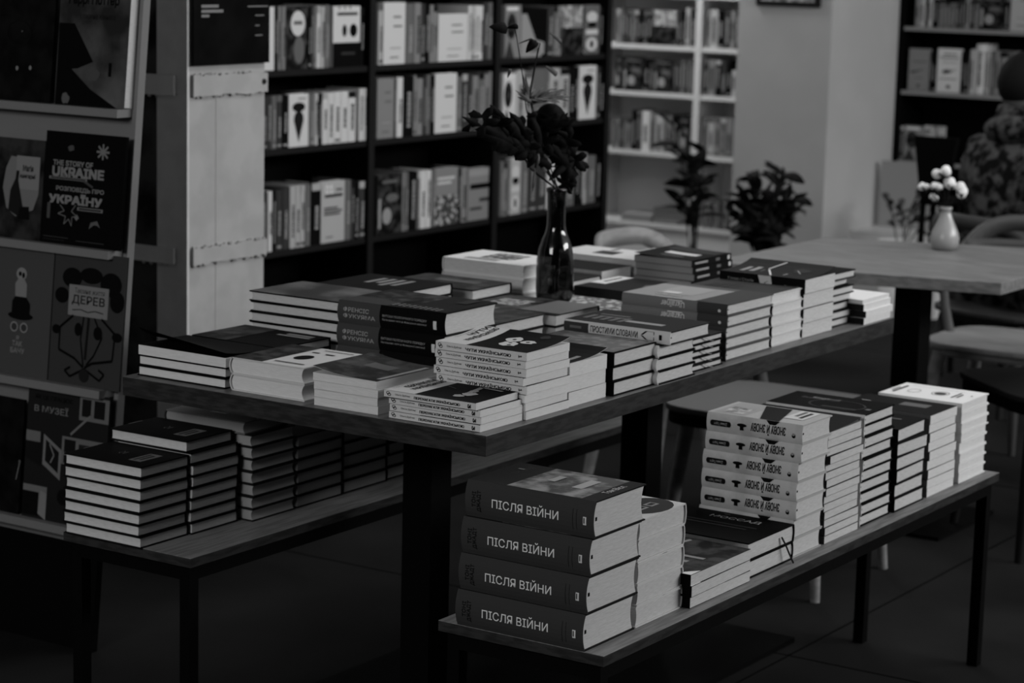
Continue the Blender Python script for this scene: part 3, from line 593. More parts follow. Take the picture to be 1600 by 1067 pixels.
# third shelf
facing_book(80, 190, 396, SHZ[1], g(.055), [
  ('oval',.25,.80,.14,.075,K), ('oval',.52,.83,.16,.06,K), ('oval',.80,.78,.15,.09,K), ('oval',.12,.66,.1,.06,K), ('oval',.90,.66,.1,.08,K),
  ('rect',.22,.52,.78,.75,g(.19)), ('text','Таємне життя',.30,.69,.72,.73,g(.015)), ('text','ДЕРЕВ',.27,.60,.73,.675,g(.012),.01), ('line',[(.28,.56),(.4,.57),(.5,.555),(.6,.57),(.72,.56)],.008,g(.03)),
  ('line',[(.3,.52),(.12,.42),(.12,.25),(.35,.2),(.48,.14)],.02,K), ('line',[(.7,.52),(.9,.42),(.88,.22),(.6,.18),(.5,.14)],.02,K), ('line',[(.45,.52),(.42,.35),(.48,.15)],.016,K), ('line',[(.6,.52),(.72,.38),(.62,.24),(.52,.16)],.016,K), ('line',[(.52,.52),(.5,.2)],.03,g(.02)),
  ('oval',.07,.40,.06,.035,K), ('oval',.93,.40,.07,.035,K), ('oval',.38,.42,.05,.05,K), ('oval',.66,.41,.06,.05,K), ('line',[(.5,.13),(.3,.06),(.22,.10),(.3,.13)],.018,K), ('line',[(.5,.13),(.72,.06),(.78,.11),(.7,.14)],.018,K), ('oval',.5,.08,.07,.05,g(.03))],
  'grey picture book with black tree drawing and pale title plaque')
facing_book(-30, 77, 388, SHZ[1], g(.085), [
  ('oval',.55,.80,.075,.05,g(.22)), ('oval',.53,.80,.022,.018,K), ('oval',.58,.79,.02,.022,K), ('poly',[(.48,.62),(.47,.72),(.51,.76),(.60,.76),(.64,.72),(.64,.62)],g(.2)),
  ('poly',[(.44,.48),(.44,.58),(.48,.62),(.64,.62),(.70,.57),(.70,.47)],K), ('oval',.57,.47,.18,.032,K), ('ring',.49,.38,.055,.04,.25,g(.25)), ('ring',.63,.38,.055,.04,.25,g(.25)), ('oval',.49,.38,.04,.028,g(.05)), ('oval',.63,.38,.04,.028,g(.05)),
  ('text','Я',.53,.28,.57,.31,g(.2),.02), ('text','ТАК',.48,.23,.62,.27,g(.2),.02), ('text','БАЧУ',.46,.175,.66,.215,g(.2),.02)],
  'grey cover with owl, bowler hat and spectacles on leaning stand')
# bottom shelf
facing_book(38, 163, 612, SHZ[0], g(.03), [
  ('text','ЯК ЦЕ ПРАЦЮЄ',.08,.90,.55,.94,g(.008),.01), ('text','В МУЗЕЇ',.08,.81,.5,.87,g(.15),.01), ('rect',.64,.80,1,.98,g(.13)), ('rect',.67,.83,.78,.96,g(.02)), ('rect',.82,.83,.95,.96,g(.02)),
  ('poly',[(.0,.58),(.2,.66),(.2,.40),(.0,.45)],g(.02)), ('poly',[(.22,.65),(.45,.55),(.45,.32),(.22,.42)],g(.16)), ('poly',[(.25,.61),(.42,.53),(.42,.37),(.25,.45)],g(.02)), ('rect',.45,.45,1,.66,g(.13)), ('rect',.48,.54,.62,.64,g(.02)), ('rect',.66,.48,.95,.62,ARTD), ('rect',.48,.46,.62,.52,g(.02)),
  ('line',[(.55,.68),(.78,.84)],.02,g(.15)), ('line',[(.3,.58),(.36,.5),(.32,.44)],.012,g(.2)), ('rect',.0,.04,.30,.25,g(.15)), ('rect',.0,.02,.2,.2,g(.01)), ('poly',[(.2,.04),(.3,.0),(.3,.2),(.22,.22)],g(.2)), ('oval',.5,.2,.07,.06,g(.01)), ('rect',.0,.58,.18,.66,g(.14))],
  'picture book with framed drawings on bottom shelf of leaning stand')
facing_book(-50, 32, 618, SHZ[0], CDK, [('line',[(.92,.3),(.97,.45)],.01,g(.25)), ('oval',.97,.46,.02,.015,g(.1))],
  'plain black book cut by the left edge, bottom shelf of stand')

# ================================================================== SHELVES WITH BOOKS
TN = {'w':.62,'l':.42,'m':.22,'g':.13,'d':.055,'k':.010}
TW = {'w':'white','l':'light grey','m':'mid-grey','g':'grey','d':'dark grey','k':'black'}
NTH = ['first','second','third','fourth','fifth','sixth','seventh','eighth','ninth','tenth','eleventh','twelfth','thirteenth','fourteenth','fifteenth','sixteenth','seventeenth','eighteenth','nineteenth','twentieth','twenty-first','twenty-second','twenty-third']
def cover_art(style, r):
    a = {'blob':[('oval',.4,.4,.25,.22,K), ('oval',.5,.62,.15,.1,g(.03)), ('rect',.15,.85,.7,.9,DG)],
     'oval':[('rect',0,0,1,1,ARTD), ('oval',.55,.72,.33,.2,W), ('rect',.35,.70,.75,.76,MG), ('oval',.6,.3,.25,.22,MG)],
     'half':[('rect',0,0,1,.40,K), ('rect',.15,.85,.9,.9,DG), ('oval',.42,.6,.08,.1,K), ('oval',.75,.6,.14,.11,K), ('rect',.2,.95,.24,1,K), ('rect',.4,.95,.44,1,K), ('rect',.6,.95,.64,1,K), ('rect',.3,.2,.8,.24,DG)],
     'lines':[('rect',.45,.75,.8,.78,MG), ('rect',.45,.60,.85,.63,MG), ('rect',.3,.25,.8,.27,LG), ('rect',.3,.1,.7,.12,MG)],
     'figure':[('oval',.5,.75,.33,.09,g(.02)), ('oval',.5,.52,.25,.16,g(.03)), ('poly',[(.28,.45),(.72,.45),(.5,.08)],g(.03)), ('rect',.45,.9,.85,.92,MG)],
     'swoosh':[('poly',[(.08,.47),(.16,.41),(.82,.53),(.2,.46)],K), ('rect',.2,.68,.85,.71,MG), ('rect',.3,.3,.7,.32,MG), ('oval',.5,.12,.08,.03,DG)],
     'wing':[('poly',[(.15,.42),(.55,.50),(.85,.55),(.5,.44)],DG), ('poly',[(.2,.5),(.5,.53),(.6,.46),(.3,.42)],DG), ('rect',.25,.86,.8,.89,MG), ('rect',.1,.78,.9,.81,MG), ('rect',.2,.68,.85,.70,LG), ('rect',.1,.3,.85,.32,MG), ('oval',.5,.13,.09,.04,DG)],
     'num':[('text','01',.18,.80,.5,.94,WW,.02), ('rect',.62,.84,.9,.87,DG), ('rect',.15,.74,.9,.79,g(.05)), ('rect',.12,.55,.7,.58,DG), ('rect',.12,.5,.88,.53,DG), ('rect',.12,.45,.8,.48,DG), ('rect',.2,.08,.5,.1,MG)],
     'photo':[('rect',0,0,1,1,ARTD), ('oval',.4,.3,.18,.14,LG), ('oval',.6,.6,.25,.07,MG), ('rect',.2,.85,.8,.9,MG), ('rect',.05,.1,.15,.6,LG)],
     'half2':[('rect',0,0,1,.52,PATT), ('rect',.1,.8,.85,.84,W), ('rect',.1,.72,.7,.76,W)],
     'cone':[('rect',0,0,1,1,K), ('poly',[(.0,.0),(.8,.0),(.2,.9),(.0,.9)],LG), ('poly',[(.2,.05),(.9,.05),(.9,.3),(.3,.4)],g(.3)), ('rect',.35,.1,.7,.25,MG)],
     'bars':[('rect',.05,.85,.95,.97,LG), ('rect',.1,.6,.9,.7,K), ('rect',.5,.35,.95,.42,DG), ('rect',.1,.2,.6,.25,DG)],
     'photo2':[('rect',0,0,1,.55,ARTD), ('rect',.0,.55,1,1,ARTL)],
     'tri':[('rect',.1,.9,.8,.96,WW), ('oval',.4,.6,.3,.25,ARTD), ('poly',[(0,0),(.6,0),(.3,.35)],DG)],
     'stack':[('oval',.5,.75,.36,.12,W), ('rect',.1,.4,.9,.5,W), ('oval',.5,.2,.38,.14,W), ('oval',.5,.2,.12,.08,K), ('oval',.5,.6,.3,.06,K)],
     'none':[]}[style]
    return a
def shelf_row(px, axis, plane, zs, items, where, group, depth=.145):
    """items: (x0, x1, ytop, tone[, art]) in the photograph's pixels, read on the real front plane of the shelf; art makes it face out"""
    r = random.Random(hash_(where)); n = 0; prev = None
    for it in items:
        x0, x1, yt, tone = it[:4]; art = it[4] if len(it) > 4 else None
        yb = 200
        A = at(px(x0), 200, **{axis: plane}); B = at(px(x1), 200, **{axis: plane}); T = at((px(x0)+px(x1))/2, yt, **{axis: plane})
        h = T.z-zs; wd = abs((B.x-A.x) if axis == 'y' else (A.y-B.y))-.0007
        n += 1
        root_loc = ((A.x+B.x)/2, plane, zs+.0004) if axis == 'y' else (plane, (A.y+B.y)/2, zs+.0004)
        c = MB(); d = depth if not art else .022
        m = g(TN[tone]); hw = wd/2
        if art:
            c.box((-hw,0,0), (hw,.0025,h), m); c.box((-hw,d-.0025,0), (hw,d,h), m); c.box((-hw,.0025,0), (-hw+.002,d-.0025,h), m)
            c.box((-hw+.002,.003,.003), (hw-.003,d-.003,h-.003), PAGE)
            S = lambda u, v, e: (-hw+u*wd, -e, v*h)
            draw(c, S, cover_art(art, r)); kind = 'book facing out'
        else:
            bl = min(.004, wd*.18); K2 = 6
            prof = [(-hw+wd*k/K2, -bl*(1-(2*k/K2-1)**2)) for k in range(K2+1)]
            c.prism(prof+[(hw,.02),(-hw,.02)], 0, h, m)
            c.box((-hw,.02,0), (-hw+.0015,d,h), m); c.box((hw-.0015,.02,0), (hw,d,h), m)
            c.box((-hw+.0016,.02,.002), (hw-.0016,d-.004,h-.004), PAGE)
            ink = g(.03) if TN[tone] > .2 else g(.3)
            S = lambda u, v, e: (-hw+u*wd, -bl*(1-(2*u-1)**2)-e, v*h)
            v0 = r.uniform(.12,.3); v1 = r.uniform(.6,.85); k = v0; ar = []
            while k < v1:
                kk = k+r.uniform(.02,.05); ar.append(('rect',.32,k,.68,kk,ink)); k = kk+r.uniform(.008,.02)
            if r.random() < .5: ar.append(('rect',.15,.04,.85,.08,ink))
            if r.random() < .35: ar.append(('rect',.02,.88,.98,1,g(r.choice((.02,.12,.4)))))
            if wd > .006: draw(c, S, ar[:14])
            kind = 'book spine'
        o = c.build('book', loc=root_loc, rot=0 if axis == 'y' else -PI/2)
        tag(o, '%s %s, %s from left, %s' % (TW[tone], kind, NTH[n-1], where), 'book', group)
z3 = lambda v: 390+.375*v
z4 = lambda v: 760+.375*v
def rows(zoom, y0, items): return items
YB = 2.6
BZ = [.24, .575, .913, 1.170, 1.50, 1.82]
bc = empty('bookcase', (3.5, YB+.14, 0)); tag(bc, 'tall black bookcase of three bays filled with books', 'bookcase')
XS = [2.33, 3.125, 3.90, 4.70]
for x in XS:
    b = MB(); b.box((x-.016-3.5,-.14,0), (x+.016-3.5,.16,2.1), BLACKW); b.box((x-.016-3.5,-.1406,0), (x+.016-3.5,-.14,2.1), DARKEDGE); b.build('side_panel', bc)
for k in range(3):
    x0, x1 = XS[k]+.0165-3.5, XS[k+1]-.0165-3.5
    for z in BZ+[2.08]:
        b = MB(); b.box((x0,-.13,z-.02), (x1,.15,z), BLACKW); b.box((x0,-.1306,z-.02), (x1,-.13,z), DARKEDGE); b.build('shelf', bc)
b = MB(); b.box((XS[0]-3.5,.1605,.0), (XS[3]-3.5,.168,2.1), BLACKW); b.build('back_panel', bc)
YF = YB+.018
shelf_row(z3, 'y', YF, BZ[3], [(20,100,11,'w','blob'),(101,114,12,'k'),(115,125,10,'m'),(125,135,10,'g'),(135,146,10,'m'),(148,238,9,'m','oval'),(240,252,12,'k'),(252,262,12,'d'),(262,275,10,'g'),(276,289,9,'w'),(290,307,10,'l'),(308,328,8,'g'),(343,455,10,'w','half'),(456,470,12,'k')],
  'upper shelf, left bay of black bookcase', 'books on the upper left shelf')
shelf_row(z3, 'y', YF, BZ[3], [(530,549,5,'l'),(552,642,4,'w','lines'),(645,678,6,'g'),(680,706,5,'m'),(706,722,6,'d'),(722,742,6,'k'),(743,757,8,'m'),(757,774,8,'m'),(779,900,22,'w','lines'),(902,915,9,'w'),(915,930,9,'l'),(931,946,9,'w'),(946,962,9,'w'),(964,984,4,'d'),(985,1000,4,'g'),(1000,1014,3,'d')],
  'upper shelf, middle bay of black bookcase', 'books on the upper middle shelf')
shelf_row(z3, 'y', YF, BZ[2], [(20,52,152,'m','photo2'),(53,70,151,'d'),(70,90,151,'d'),(91,110,150,'g'),(110,133,149,'d'),(134,160,149,'k'),(163,245,147,'w','figure'),(247,268,147,'g'),(269,285,146,'l'),(286,300,147,'k'),(302,324,145,'w'),(325,348,145,'w'),(349,378,144,'w'),(379,408,143,'w'),(409,440,143,'w'),(455,471,139,'w'),(472,489,138,'w')],
  'middle shelf, left bay of black bookcase', 'books on the middle left shelf')
shelf_row(z3, 'y', YF, BZ[2], [(530,600,123,'m','lines'),(601,610,124,'d'),(611,636,121,'w'),(638,680,119,'k'),(681,692,118,'m'),(693,719,123,'m'),(722,734,120,'d'),(735,750,117,'g'),(751,768,118,'k'),(770,860,115,'w','lines'),(861,880,120,'g'),(881,903,116,'d'),(904,925,116,'d'),(926,949,119,'m'),(950,973,113,'g'),(974,993,116,'m'),(994,1014,112,'m')],
  'middle shelf, middle bay of black bookcase', 'books on the middle middle shelf')
shelf_row(z3, 'y', YF, BZ[1], [(24,46,302,'k'),(47,70,302,'d'),(78,96,299,'w'),(97,110,298,'k'),(111,136,297,'d'),(138,165,295,'d'),(170,192,291,'l'),(193,212,290,'l'),(213,232,289,'l'),(233,256,288,'g'),(260,299,286,'k'),(301,400,283,'l','num'),(401,425,281,'g'),(426,440,282,'d'),(441,456,284,'k'),(458,486,283,'d')],
  'lower shelf, left bay of black bookcase', 'books on the lower left shelf')
shelf_row(z3, 'y', YF, BZ[1], [(535,640,272,'d','photo'),(641,652,269,'m'),(653,666,268,'g'),(668,700,268,'k'),(702,714,268,'g'),(715,738,267,'w'),(739,761,266,'w'),(763,777,266,'g'),(778,873,262,'m','half2'),(874,886,263,'k'),(887,910,262,'m'),(914,1012,262,'m','bars')],
  'lower shelf, middle bay of black bookcase', 'books on the lower middle shelf')
shelf_row(z4, 'y', YF, BZ[3], [(68,134,8,'m','tri'),(135,242,14,'k','cone'),(243,266,13,'d'),(268,284,10,'g'),(285,300,10,'m'),(301,388,9,'m','photo2'),(389,395,12,'k'),(396,458,8,'g','stack'),(459,470,12,'k')],
  'upper shelf, right bay of black bookcase', 'books on the upper right shelf')
shelf_row(z4, 'y', YF, BZ[2], [(66,120,115,'w','tri'),(121,152,110,'l'),(153,186,112,'l'),(187,240,108,'g','lines'),(241,258,108,'g'),(259,300,107,'l'),(301,340,107,'l'),(341,360,104,'k'),(361,378,105,'k'),(381,452,103,'w','figure'),(453,466,104,'d'),(467,483,104,'k')],
  'middle shelf, right bay of black bookcase', 'books on the middle right shelf')
shelf_row(z4, 'y', YF, BZ[1], [(62,76,253,'g'),(77,90,253,'m'),(91,103,252,'g'),(105,148,247,'l','stack'),(150,178,246,'g'),(180,215,246,'d'),(216,255,246,'d'),(257,330,251,'w','lines'),(331,372,249,'g'),(374,392,246,'k'),(393,409,246,'k'),(410,422,239,'l'),(424,460,243,'g'),(461,480,245,'k')],
  'lower shelf, right bay of black bookcase', 'books on the lower right shelf')
# white bookcase on the far wall
XW = 6.6
wc = empty('bookcase', (XW+.14, 3.35, 0)); tag(wc, 'white bookcase against the far wall, left of the grey pillar', 'bookcase')
WZ = [.243, .597, .888, 1.118, 1.37, 1.65]
for y in (2.78, 3.245, 3.85):
    b = MB(); b.box((-.14,y-.017-3.35,0), (.14,y+.017-3.35,1.95), WHITEW); b.build('side_panel', wc)
for y0, y1 in ((2.7975,3.2275),(3.2625,3.8325)):
    for z in WZ+[1.93]:
        b = MB(); b.box((-.135,y0-3.35,z-.022), (.135,y1-3.35,z), WHITEW); b.build('shelf', wc)
b = MB(); b.box((.1405,2.765-3.35,0), (.148,3.867-3.35,1.95), WHITEW); b.build('back_panel', wc)
b = MB(); b.box((-.12,2.7975-3.35,0), (-.105,3.2275-3.35,.22), WHITEW); b.box((-.12,3.2625-3.35,0), (-.105,3.8325-3.35,.22), WHITEW); b.build('plinth', wc)
XF = XW+.02
shelf_row(z4, 'x', XF, WZ[3], [(528,545,14,'m'),(546,556,13,'g'),(557,574,15,'d'),(575,590,15,'d'),(591,604,14,'g'),(605,622,16,'d'),(623,640,16,'k'),(641,658,17,'d'),(659,678,17,'k'),(680,775,16,'m','photo2'),(777,796,16,'d'),(797,812,16,'k'),(815,834,12,'l'),(836,862,15,'k')],
  'top row, left side of white bookcase', 'books in the top row of white bookcase, left')
shelf_row(z4, 'x', XF, WZ[3], [(903,917,15,'m'),(918,949,15,'l'),(950,975,16,'k'),(976,1000,16,'d'),(1001,1020,17,'m'),(1021,1040,17,'d'),(1041,1060,18,'k')],
  'top row, right side of white bookcase', 'books in the top row of white bookcase, right')
shelf_row(z4, 'x', XF, WZ[2], [(526,560,88,'d','photo'),(562,650,88,'d','photo'),(652,670,92,'k'),(671,688,92,'d'),(690,772,92,'m','photo'),(774,787,93,'d'),(788,802,93,'d'),(803,816,93,'g'),(817,830,93,'d'),(831,844,93,'g'),(845,858,94,'d')],
  'second row, left side of white bookcase', 'books in the second row of white bookcase, left')
shelf_row(z4, 'x', XF, WZ[2], [(895,917,93,'d'),(918,946,93,'m'),(948,970,94,'k'),(971,992,94,'d'),(993,1013,94,'k'),(1015,1034,110,'l'),(1036,1055,96,'d')],
  'second row, right side of white bookcase', 'books in the second row of white bookcase, right')
shelf_row(z4, 'x', XF, WZ[1], [(522,538,186,'g'),(539,555,186,'m'),(556,570,186,'d'),(571,586,186,'g'),(587,603,186,'m'),(606,626,172,'k'),(627,646,172,'d'),(648,681,174,'w'),(683,702,176,'m'),(705,737,180,'l'),(739,754,181,'g'),(755,772,182,'m'),(775,800,180,'k'),(802,852,182,'g','photo')],
  'third row, left side of white bookcase', 'books in the third row of white bookcase, left')
shelf_row(z4, 'x', XF, WZ[1], [(900,925,184,'m'),(926,950,184,'l'),(951,975,184,'m'),(976,1000,185,'g'),(1001,1028,185,'m'),(1029,1055,185,'g')],
  'third row, right side of white bookcase', 'books in the third row of white bookcase, right')
shelf_row(z4, 'x', XF, WZ[0], [(918,930,318,'g'),(931,943,316,'m'),(944,958,317,'d'),(959,970,318,'m'),(971,985,316,'g'),(986,1000,318,'d'),(1001,1015,318,'m'),(1016,1030,318,'d'),(1031,1046,318,'g')],
  'bottom row, right side of white bookcase', 'books in the bottom row of white bookcase, right')
def flat_pile(y0, y1, zs, n, tn, x, where, group):
    q = random.Random(hash_(where)); z = zs+.0004
    for i in range(n):
        c = MB(); t = .0085; hw = (y1-y0)/2; c.box((0,-hw,0), (.19,hw,.001), g(tn*.6)); c.box((0,-hw,t-.001), (.19,hw,t), g(tn)); c.box((.001,-hw+.001,.001), (.189,hw-.001,t-.001), g(.35))
        o = c.build('magazine', loc=(x+q.uniform(0,.008), (y0+y1)/2+q.uniform(-.006,.006), z)); z += t+.0002
        tag(o, 'grey magazine lying flat, %s, %s' % ('bottom one' if i == 0 else ORD[n-1-i], where), 'magazine', group)
yy = lambda v: at(z4(v), 330, x=XF).y
flat_pile(yy(845), yy(694), WZ[0], 9, .06, XF, 'dark pile on bottom white shelf', 'dark magazines on the bottom white shelf')
flat_pile(yy(686), yy(560), WZ[0], 4, .3, XF, 'paler low pile on bottom white shelf', 'pale magazines on the bottom white shelf')
# dark bookcase at the right, behind the seated person
rc = empty('bookcase', (XW+.14, 1.45, 0)); tag(rc, 'dark bookcase with pale shelf edges behind the seated person', 'bookcase')
RZ = [.30, .652, .972, 1.262, 1.58]
for y in (.75, 2.19):
    b = MB(); b.box((-.14,y-.012-1.45,0), (.14,y+.012-1.45,1.9), BLACKW); b.build('side_panel', rc)
EDGE = g(.25)
for z in RZ+[1.88]:
    b = MB(); b.box((-.135,.7625-1.45,z-.018), (.135,2.1775-1.45,z), BLACKW); b.box((-.137,.7625-1.45,z-.018), (-.135,2.1775-1.45,z), EDGE); b.build('shelf', rc)
b = MB(); b.box((.1405,.738-1.45,0), (.148,2.202-1.45,1.9), BLACKW); b.build('back_panel', rc)
z8 = lambda v: 1380+.16871*v
shelf_row(z8, 'x', XF, RZ[3], [(240,284,-6,'m'),(286,330,-6,'l'),(334,356,-4,'k'),(358,400,-6,'l'),(404,450,-2,'k'),(454,486,4,'g'),(488,522,4,'g'),(524,556,4,'g'),(558,590,4,'g'),(592,622,4,'g'),(625,660,2,'d'),(662,694,0,'d'),(697,742,-4,'m'),(745,784,0,'d'),(786,824,0,'g'),(830,1060,-8,'d','photo'),(1063,1108,-4,'k'),(1115,1320,-30,'l','lines')],
  'top row of the right-hand dark bookcase', 'books in the top row at the right')
shelf_row(z8, 'x', XF, RZ[2], [(205,400,76,'m','swoosh'),(405,430,80,'k'),(432,462,80,'k'),(470,688,76,'w','wing'),(692,720,80,'k'),(722,760,80,'k'),(768,818,77,'l'),(824,906,69,'w'),(910,934,80,'l'),(936,960,80,'l'),(964,1000,80,'g'),(1002,1040,80,'m'),(1046,1120,81,'m'),(1122,1190,81,'m')],
  'second row of the right-hand dark bookcase', 'books in the second row at the right')
shelf_row(z8, 'x', XF, RZ[1], [(90,130,196,'g'),(132,160,197,'m'),(162,194,197,'d'),(198,380,197,'m','tri'),(384,570,197,'m','photo2')],
  'third row of the right-hand dark bookcase', 'books in the third row at the right')
pb = at(1420, 256, x=6.45)
b = MB(); b.box((0,-.16,0), (.02,.12,.30), g(.3)); tag(b.build('display_board', loc=(6.42, pb.y, .36)), 'plain pale board standing before the right-hand dark bookcase', 'board')
b = MB(); b.box((-.2,-.25,0), (.2,.25,.36), WHITEW); tag(b.build('storage_box', loc=(6.38, pb.y-.03, 0)), 'low white chest standing before the right-hand bookcase', 'chest')

# ================================================================== GLASS VASE WITH DRIED FLOWERS
VX, VY, VZ = 1.10, .560, .8035
v = empty('glass_vase', (VX, VY, VZ)); tag(v, 'dark glossy glass bottle vase holding dried flowers on the table', 'vase')
outer = [(.030,0),(.038,.002),(.0415,.010),(.0430,.03),(.0430,.075),(.0420,.098),(.0385,.120),(.033,.138),(.0265,.153),(.0225,.168),(.0215,.18),(.0212,.215),(.0218,.245),(.0235,.250),(.0235,.256),(.0215,.258)]
inner = [(r-.0028,max(z,.006)) for r,z in outer[::-1]]
b = MB(); b.lathe(outer+inner, GLASS, 40); b.build('bottle', v)
def P(px, py, dy=0.0): return at(px, py, y=VY+dy)
def leaf(mb, base, tip, width, m, normal=(-.8,-.55,.2), lobes=0, curlz=.006, fold=.35):
    """a bent leaf blade with midrib fold and real thickness"""
    b0, t0 = Vector(base), Vector(tip); ax = t0-b0; L = ax.length; ax.normalize()
    nn = Vector(normal); ph_ = random.uniform(0,1); nn = (nn-ax*nn.dot(ax)).normalized(); sd = ax.cross(nn); n = 10 if not lobes else 26; top = []
    for i in range(n+1):
        u = i/n; wv = width*math.sin(PI*min(1, u*.93+.06))**.75
        if lobes: wv *= .40+.60*abs(math.cos(PI*(u*(lobes+.6)+ph_)))**.8+random.uniform(-.06,.06)
        mid = b0+ax*(L*u)+nn*(curlz*math.sin(PI*u)*3); e = nn*(-wv*fold)
        top.append((mid-sd*wv/2+e, mid, mid+sd*wv/2+e))
    vs = [p for r in top for p in r]; off = nn*.0006; k = len(vs); vs += [p-off for p in vs]; fs = []
    for i in range(n):
        for j in range(2):
            a = i*3+j; fs.append((a,a+1,a+4,a+3)); fs.append((k+a+3,k+a+4,k+a+1,k+a))
        fs.append((i*3,i*3+3,k+i*3+3,k+i*3)); fs.append((i*3+2+3,i*3+2,k+i*3+2,k+i*3+5))
    mb.add(vs, fs, m, True)
def ragged(mb, c, r, m, spin=0.0, seed=1, tilt=.3):
    q = random.Random(seed); n = 40; c = Vector(c); ex = Vector((math.sin(YAW), -math.cos(YAW), q.uniform(-tilt,tilt))).normalized(); ez = Vector((q.uniform(-tilt,tilt), q.uniform(-tilt,tilt), 1)).normalized()
    nn = ex.cross(ez).normalized(); ring = []; mid = []
    for i in range(n):
        a = 2*PI*i/n+spin; rr_ = r*(.42+.58*abs(math.cos(2.5*(a-spin)))**1.6)*q.uniform(.88,1.08)
        d = ex*math.cos(a)+ez*math.sin(a); ring.append(c+d*rr_+nn*(.18*rr_*math.sin(3*a))); mid.append(c+d*rr_*.45+nn*(.08*r))
    off = nn*.0007; vs = [c]+mid+ring; k = len(vs); vs += [p-off for p in vs]; fs = []
    for i in range(n):
        j = (i+1) % n; A_ = [(0,1+i,1+j), (1+i,1+n+i,1+n+j,1+j)]
        fs += A_+[tuple(reversed([x_+k for x_ in f])) for f in A_]+[(1+n+i, k+1+n+i, k+1+n+j, 1+n+j)]
    mb.add(vs, fs, m, True)
mouth = Vector((VX, VY, VZ+.25))
def stemmed(name, pts, rad, label, group=None):
    o = empty(name, (VX, VY, VZ+.01)); tag(o, label, 'dried flower', group)
    off = -Vector(o.location); pts = [Vector((VX+random.uniform(-.012,.012), VY+random.uniform(-.012,.012), VZ+.012)), mouth+Vector((random.uniform(-.008,.008), random.uniform(-.008,.008), 0))]+[Vector(p) for p in pts]
    b = MB(); b.tube([p+off for p in pts], rad, STEM, 6); b.build('stem', o)
    return o, off
# rose
o, off = stemmed('dried_rose', [P(846,255), P(856,200)], .0028, 'large dark dried rose head above the glass vase')
b = MB(); c0 = P(860,185)+off; r0 = .042
q = random.Random(4)
b.ball(c0, .034, LEAF, 16, 12)
for ring, (rr_, nP) in enumerate(((.022,5),(.036,7),(.048,9))):
    for i in range(nP):
        a = 2*PI*i/nP+ring*.5; d = Vector((math.cos(a), math.sin(a), 0)); base = c0+d*rr_*.35+Vector((0,0,-.018)); tip = c0+d*rr_*q.uniform(.95,1.25)+Vector((0,0,.026-.012*ring))
        leaf(b, base, tip, rr_*1.15, LEAF, normal=d, curlz=.003, fold=.25)
b.build('flower_head', o)
b = MB()
for px, py, qx, qy, wd in ((842,235,826,175,.03),(862,240,892,262,.03),(838,250,862,262,.026),(868,205,885,214,.014),(836,180,822,182,.012)): leaf(b, P(px,py)+off, P(qx,qy)+off, wd, LEAF)
b.build('leaves', o)
# big lobed leaves to the left
o, off = stemmed('dried_lobed_branch', [P(828,262), P(806,222)], .0024, 'dark branch of large ragged leaves reaching left from the vase')
b = MB()
for px, py, qx, qy, wd, lb in ((836,245,722,182,.038,3),(825,232,766,164,.03,2),(815,238,748,205,.05,2),(838,232,796,175,.03,2),(826,225,812,190,.026,1),(840,215,805,250,.045,2),(850,240,800,215,.04,1)): leaf(b, P(px,py)+off, P(qx,qy)+off, wd, LEAF, lobes=lb)
for k_, (px, py, rp) in enumerate(((752,190,27),(776,196,27),(806,205,28),(822,228,24),(790,214,24))): ragged(b, P(px,py,.006*(k_%3-1))+off, rp*.00145, LEAF, spin=.5*k_, seed=40+k_)
leaf(b, P(778,205)+off, P(770,238)+off, .018, LEAF, lobes=0); leaf(b, P(760,180,.004)+off, P(734,205,.004)+off, .02, LEAF2)
b.build('leaves', o)
# drooping branch right
o, off = stemmed('dried_drooping_branch', [P(850,262), P(880,258), P(900,270)], .0024, 'dark drooping leafy branch on the right side of vase')
b = MB()
for px, py, qx, qy, wd, lb in ((868,240,905,225,.04,2),(890,240,882,300,.034,2),(885,255,858,282,.02,0),(895,255,920,262,.02,1),(898,262,890,302,.026,2),(870,215,900,245,.045,2),(862,230,890,270,.045,1)): leaf(b, P(px,py)+off, P(qx,qy)+off, wd, LEAF, lobes=lb)
for k_, (px, py, rp) in enumerate(((882,222,27),(896,250,25),(872,246,26),(884,288,17),(850,222,26))): ragged(b, P(px,py,.006*(k_%3-1))+off, rp*.00145, LEAF, spin=.4*k_, seed=60+k_)
b.build('leaves', o)
# leafy stem dropping at the neck
o, off = stemmed('dried_leafy_stem', [P(836,270), P(838,235)], .002, 'short stem with pale curled leaves at the vase neck')
b = MB()
for px, py, qx, qy, wd, m in ((840,236,838,262,.012,LEAF2),(848,240,858,262,.016,LEAF2),(838,238,824,262,.022,LEAF),(836,262,832,300,.006,LEAF2),(844,258,850,268,.012,LEAF2)): leaf(b, P(px,py)+off, P(qx,qy)+off, wd, m)
b.build('leaves', o)
# feathery pale tuft
o, off = stemmed('dried_grass_tuft', [P(842,210), P(828,150)], .0016, 'pale feathery dried tuft rising behind the rose')
b = MB(); q = random.Random(9)
for i in range(34):
    s_ = P(826+q.uniform(-4,8), 158+q.uniform(-5,8), .01); e_ = P(826+q.uniform(10,66), 138+q.uniform(-2,24), q.uniform(-.02,.03)); leaf(b, s_+off, e_+off, .004, LEAF2, fold=.1)
for i in range(10):
    s_ = P(826,160,.01); e_ = P(808+q.uniform(-4,14), 120+q.uniform(-8,40), .01); leaf(b, s_+off, e_+off, .007, LEAF2, fold=.1)
b.build('plumes', o)
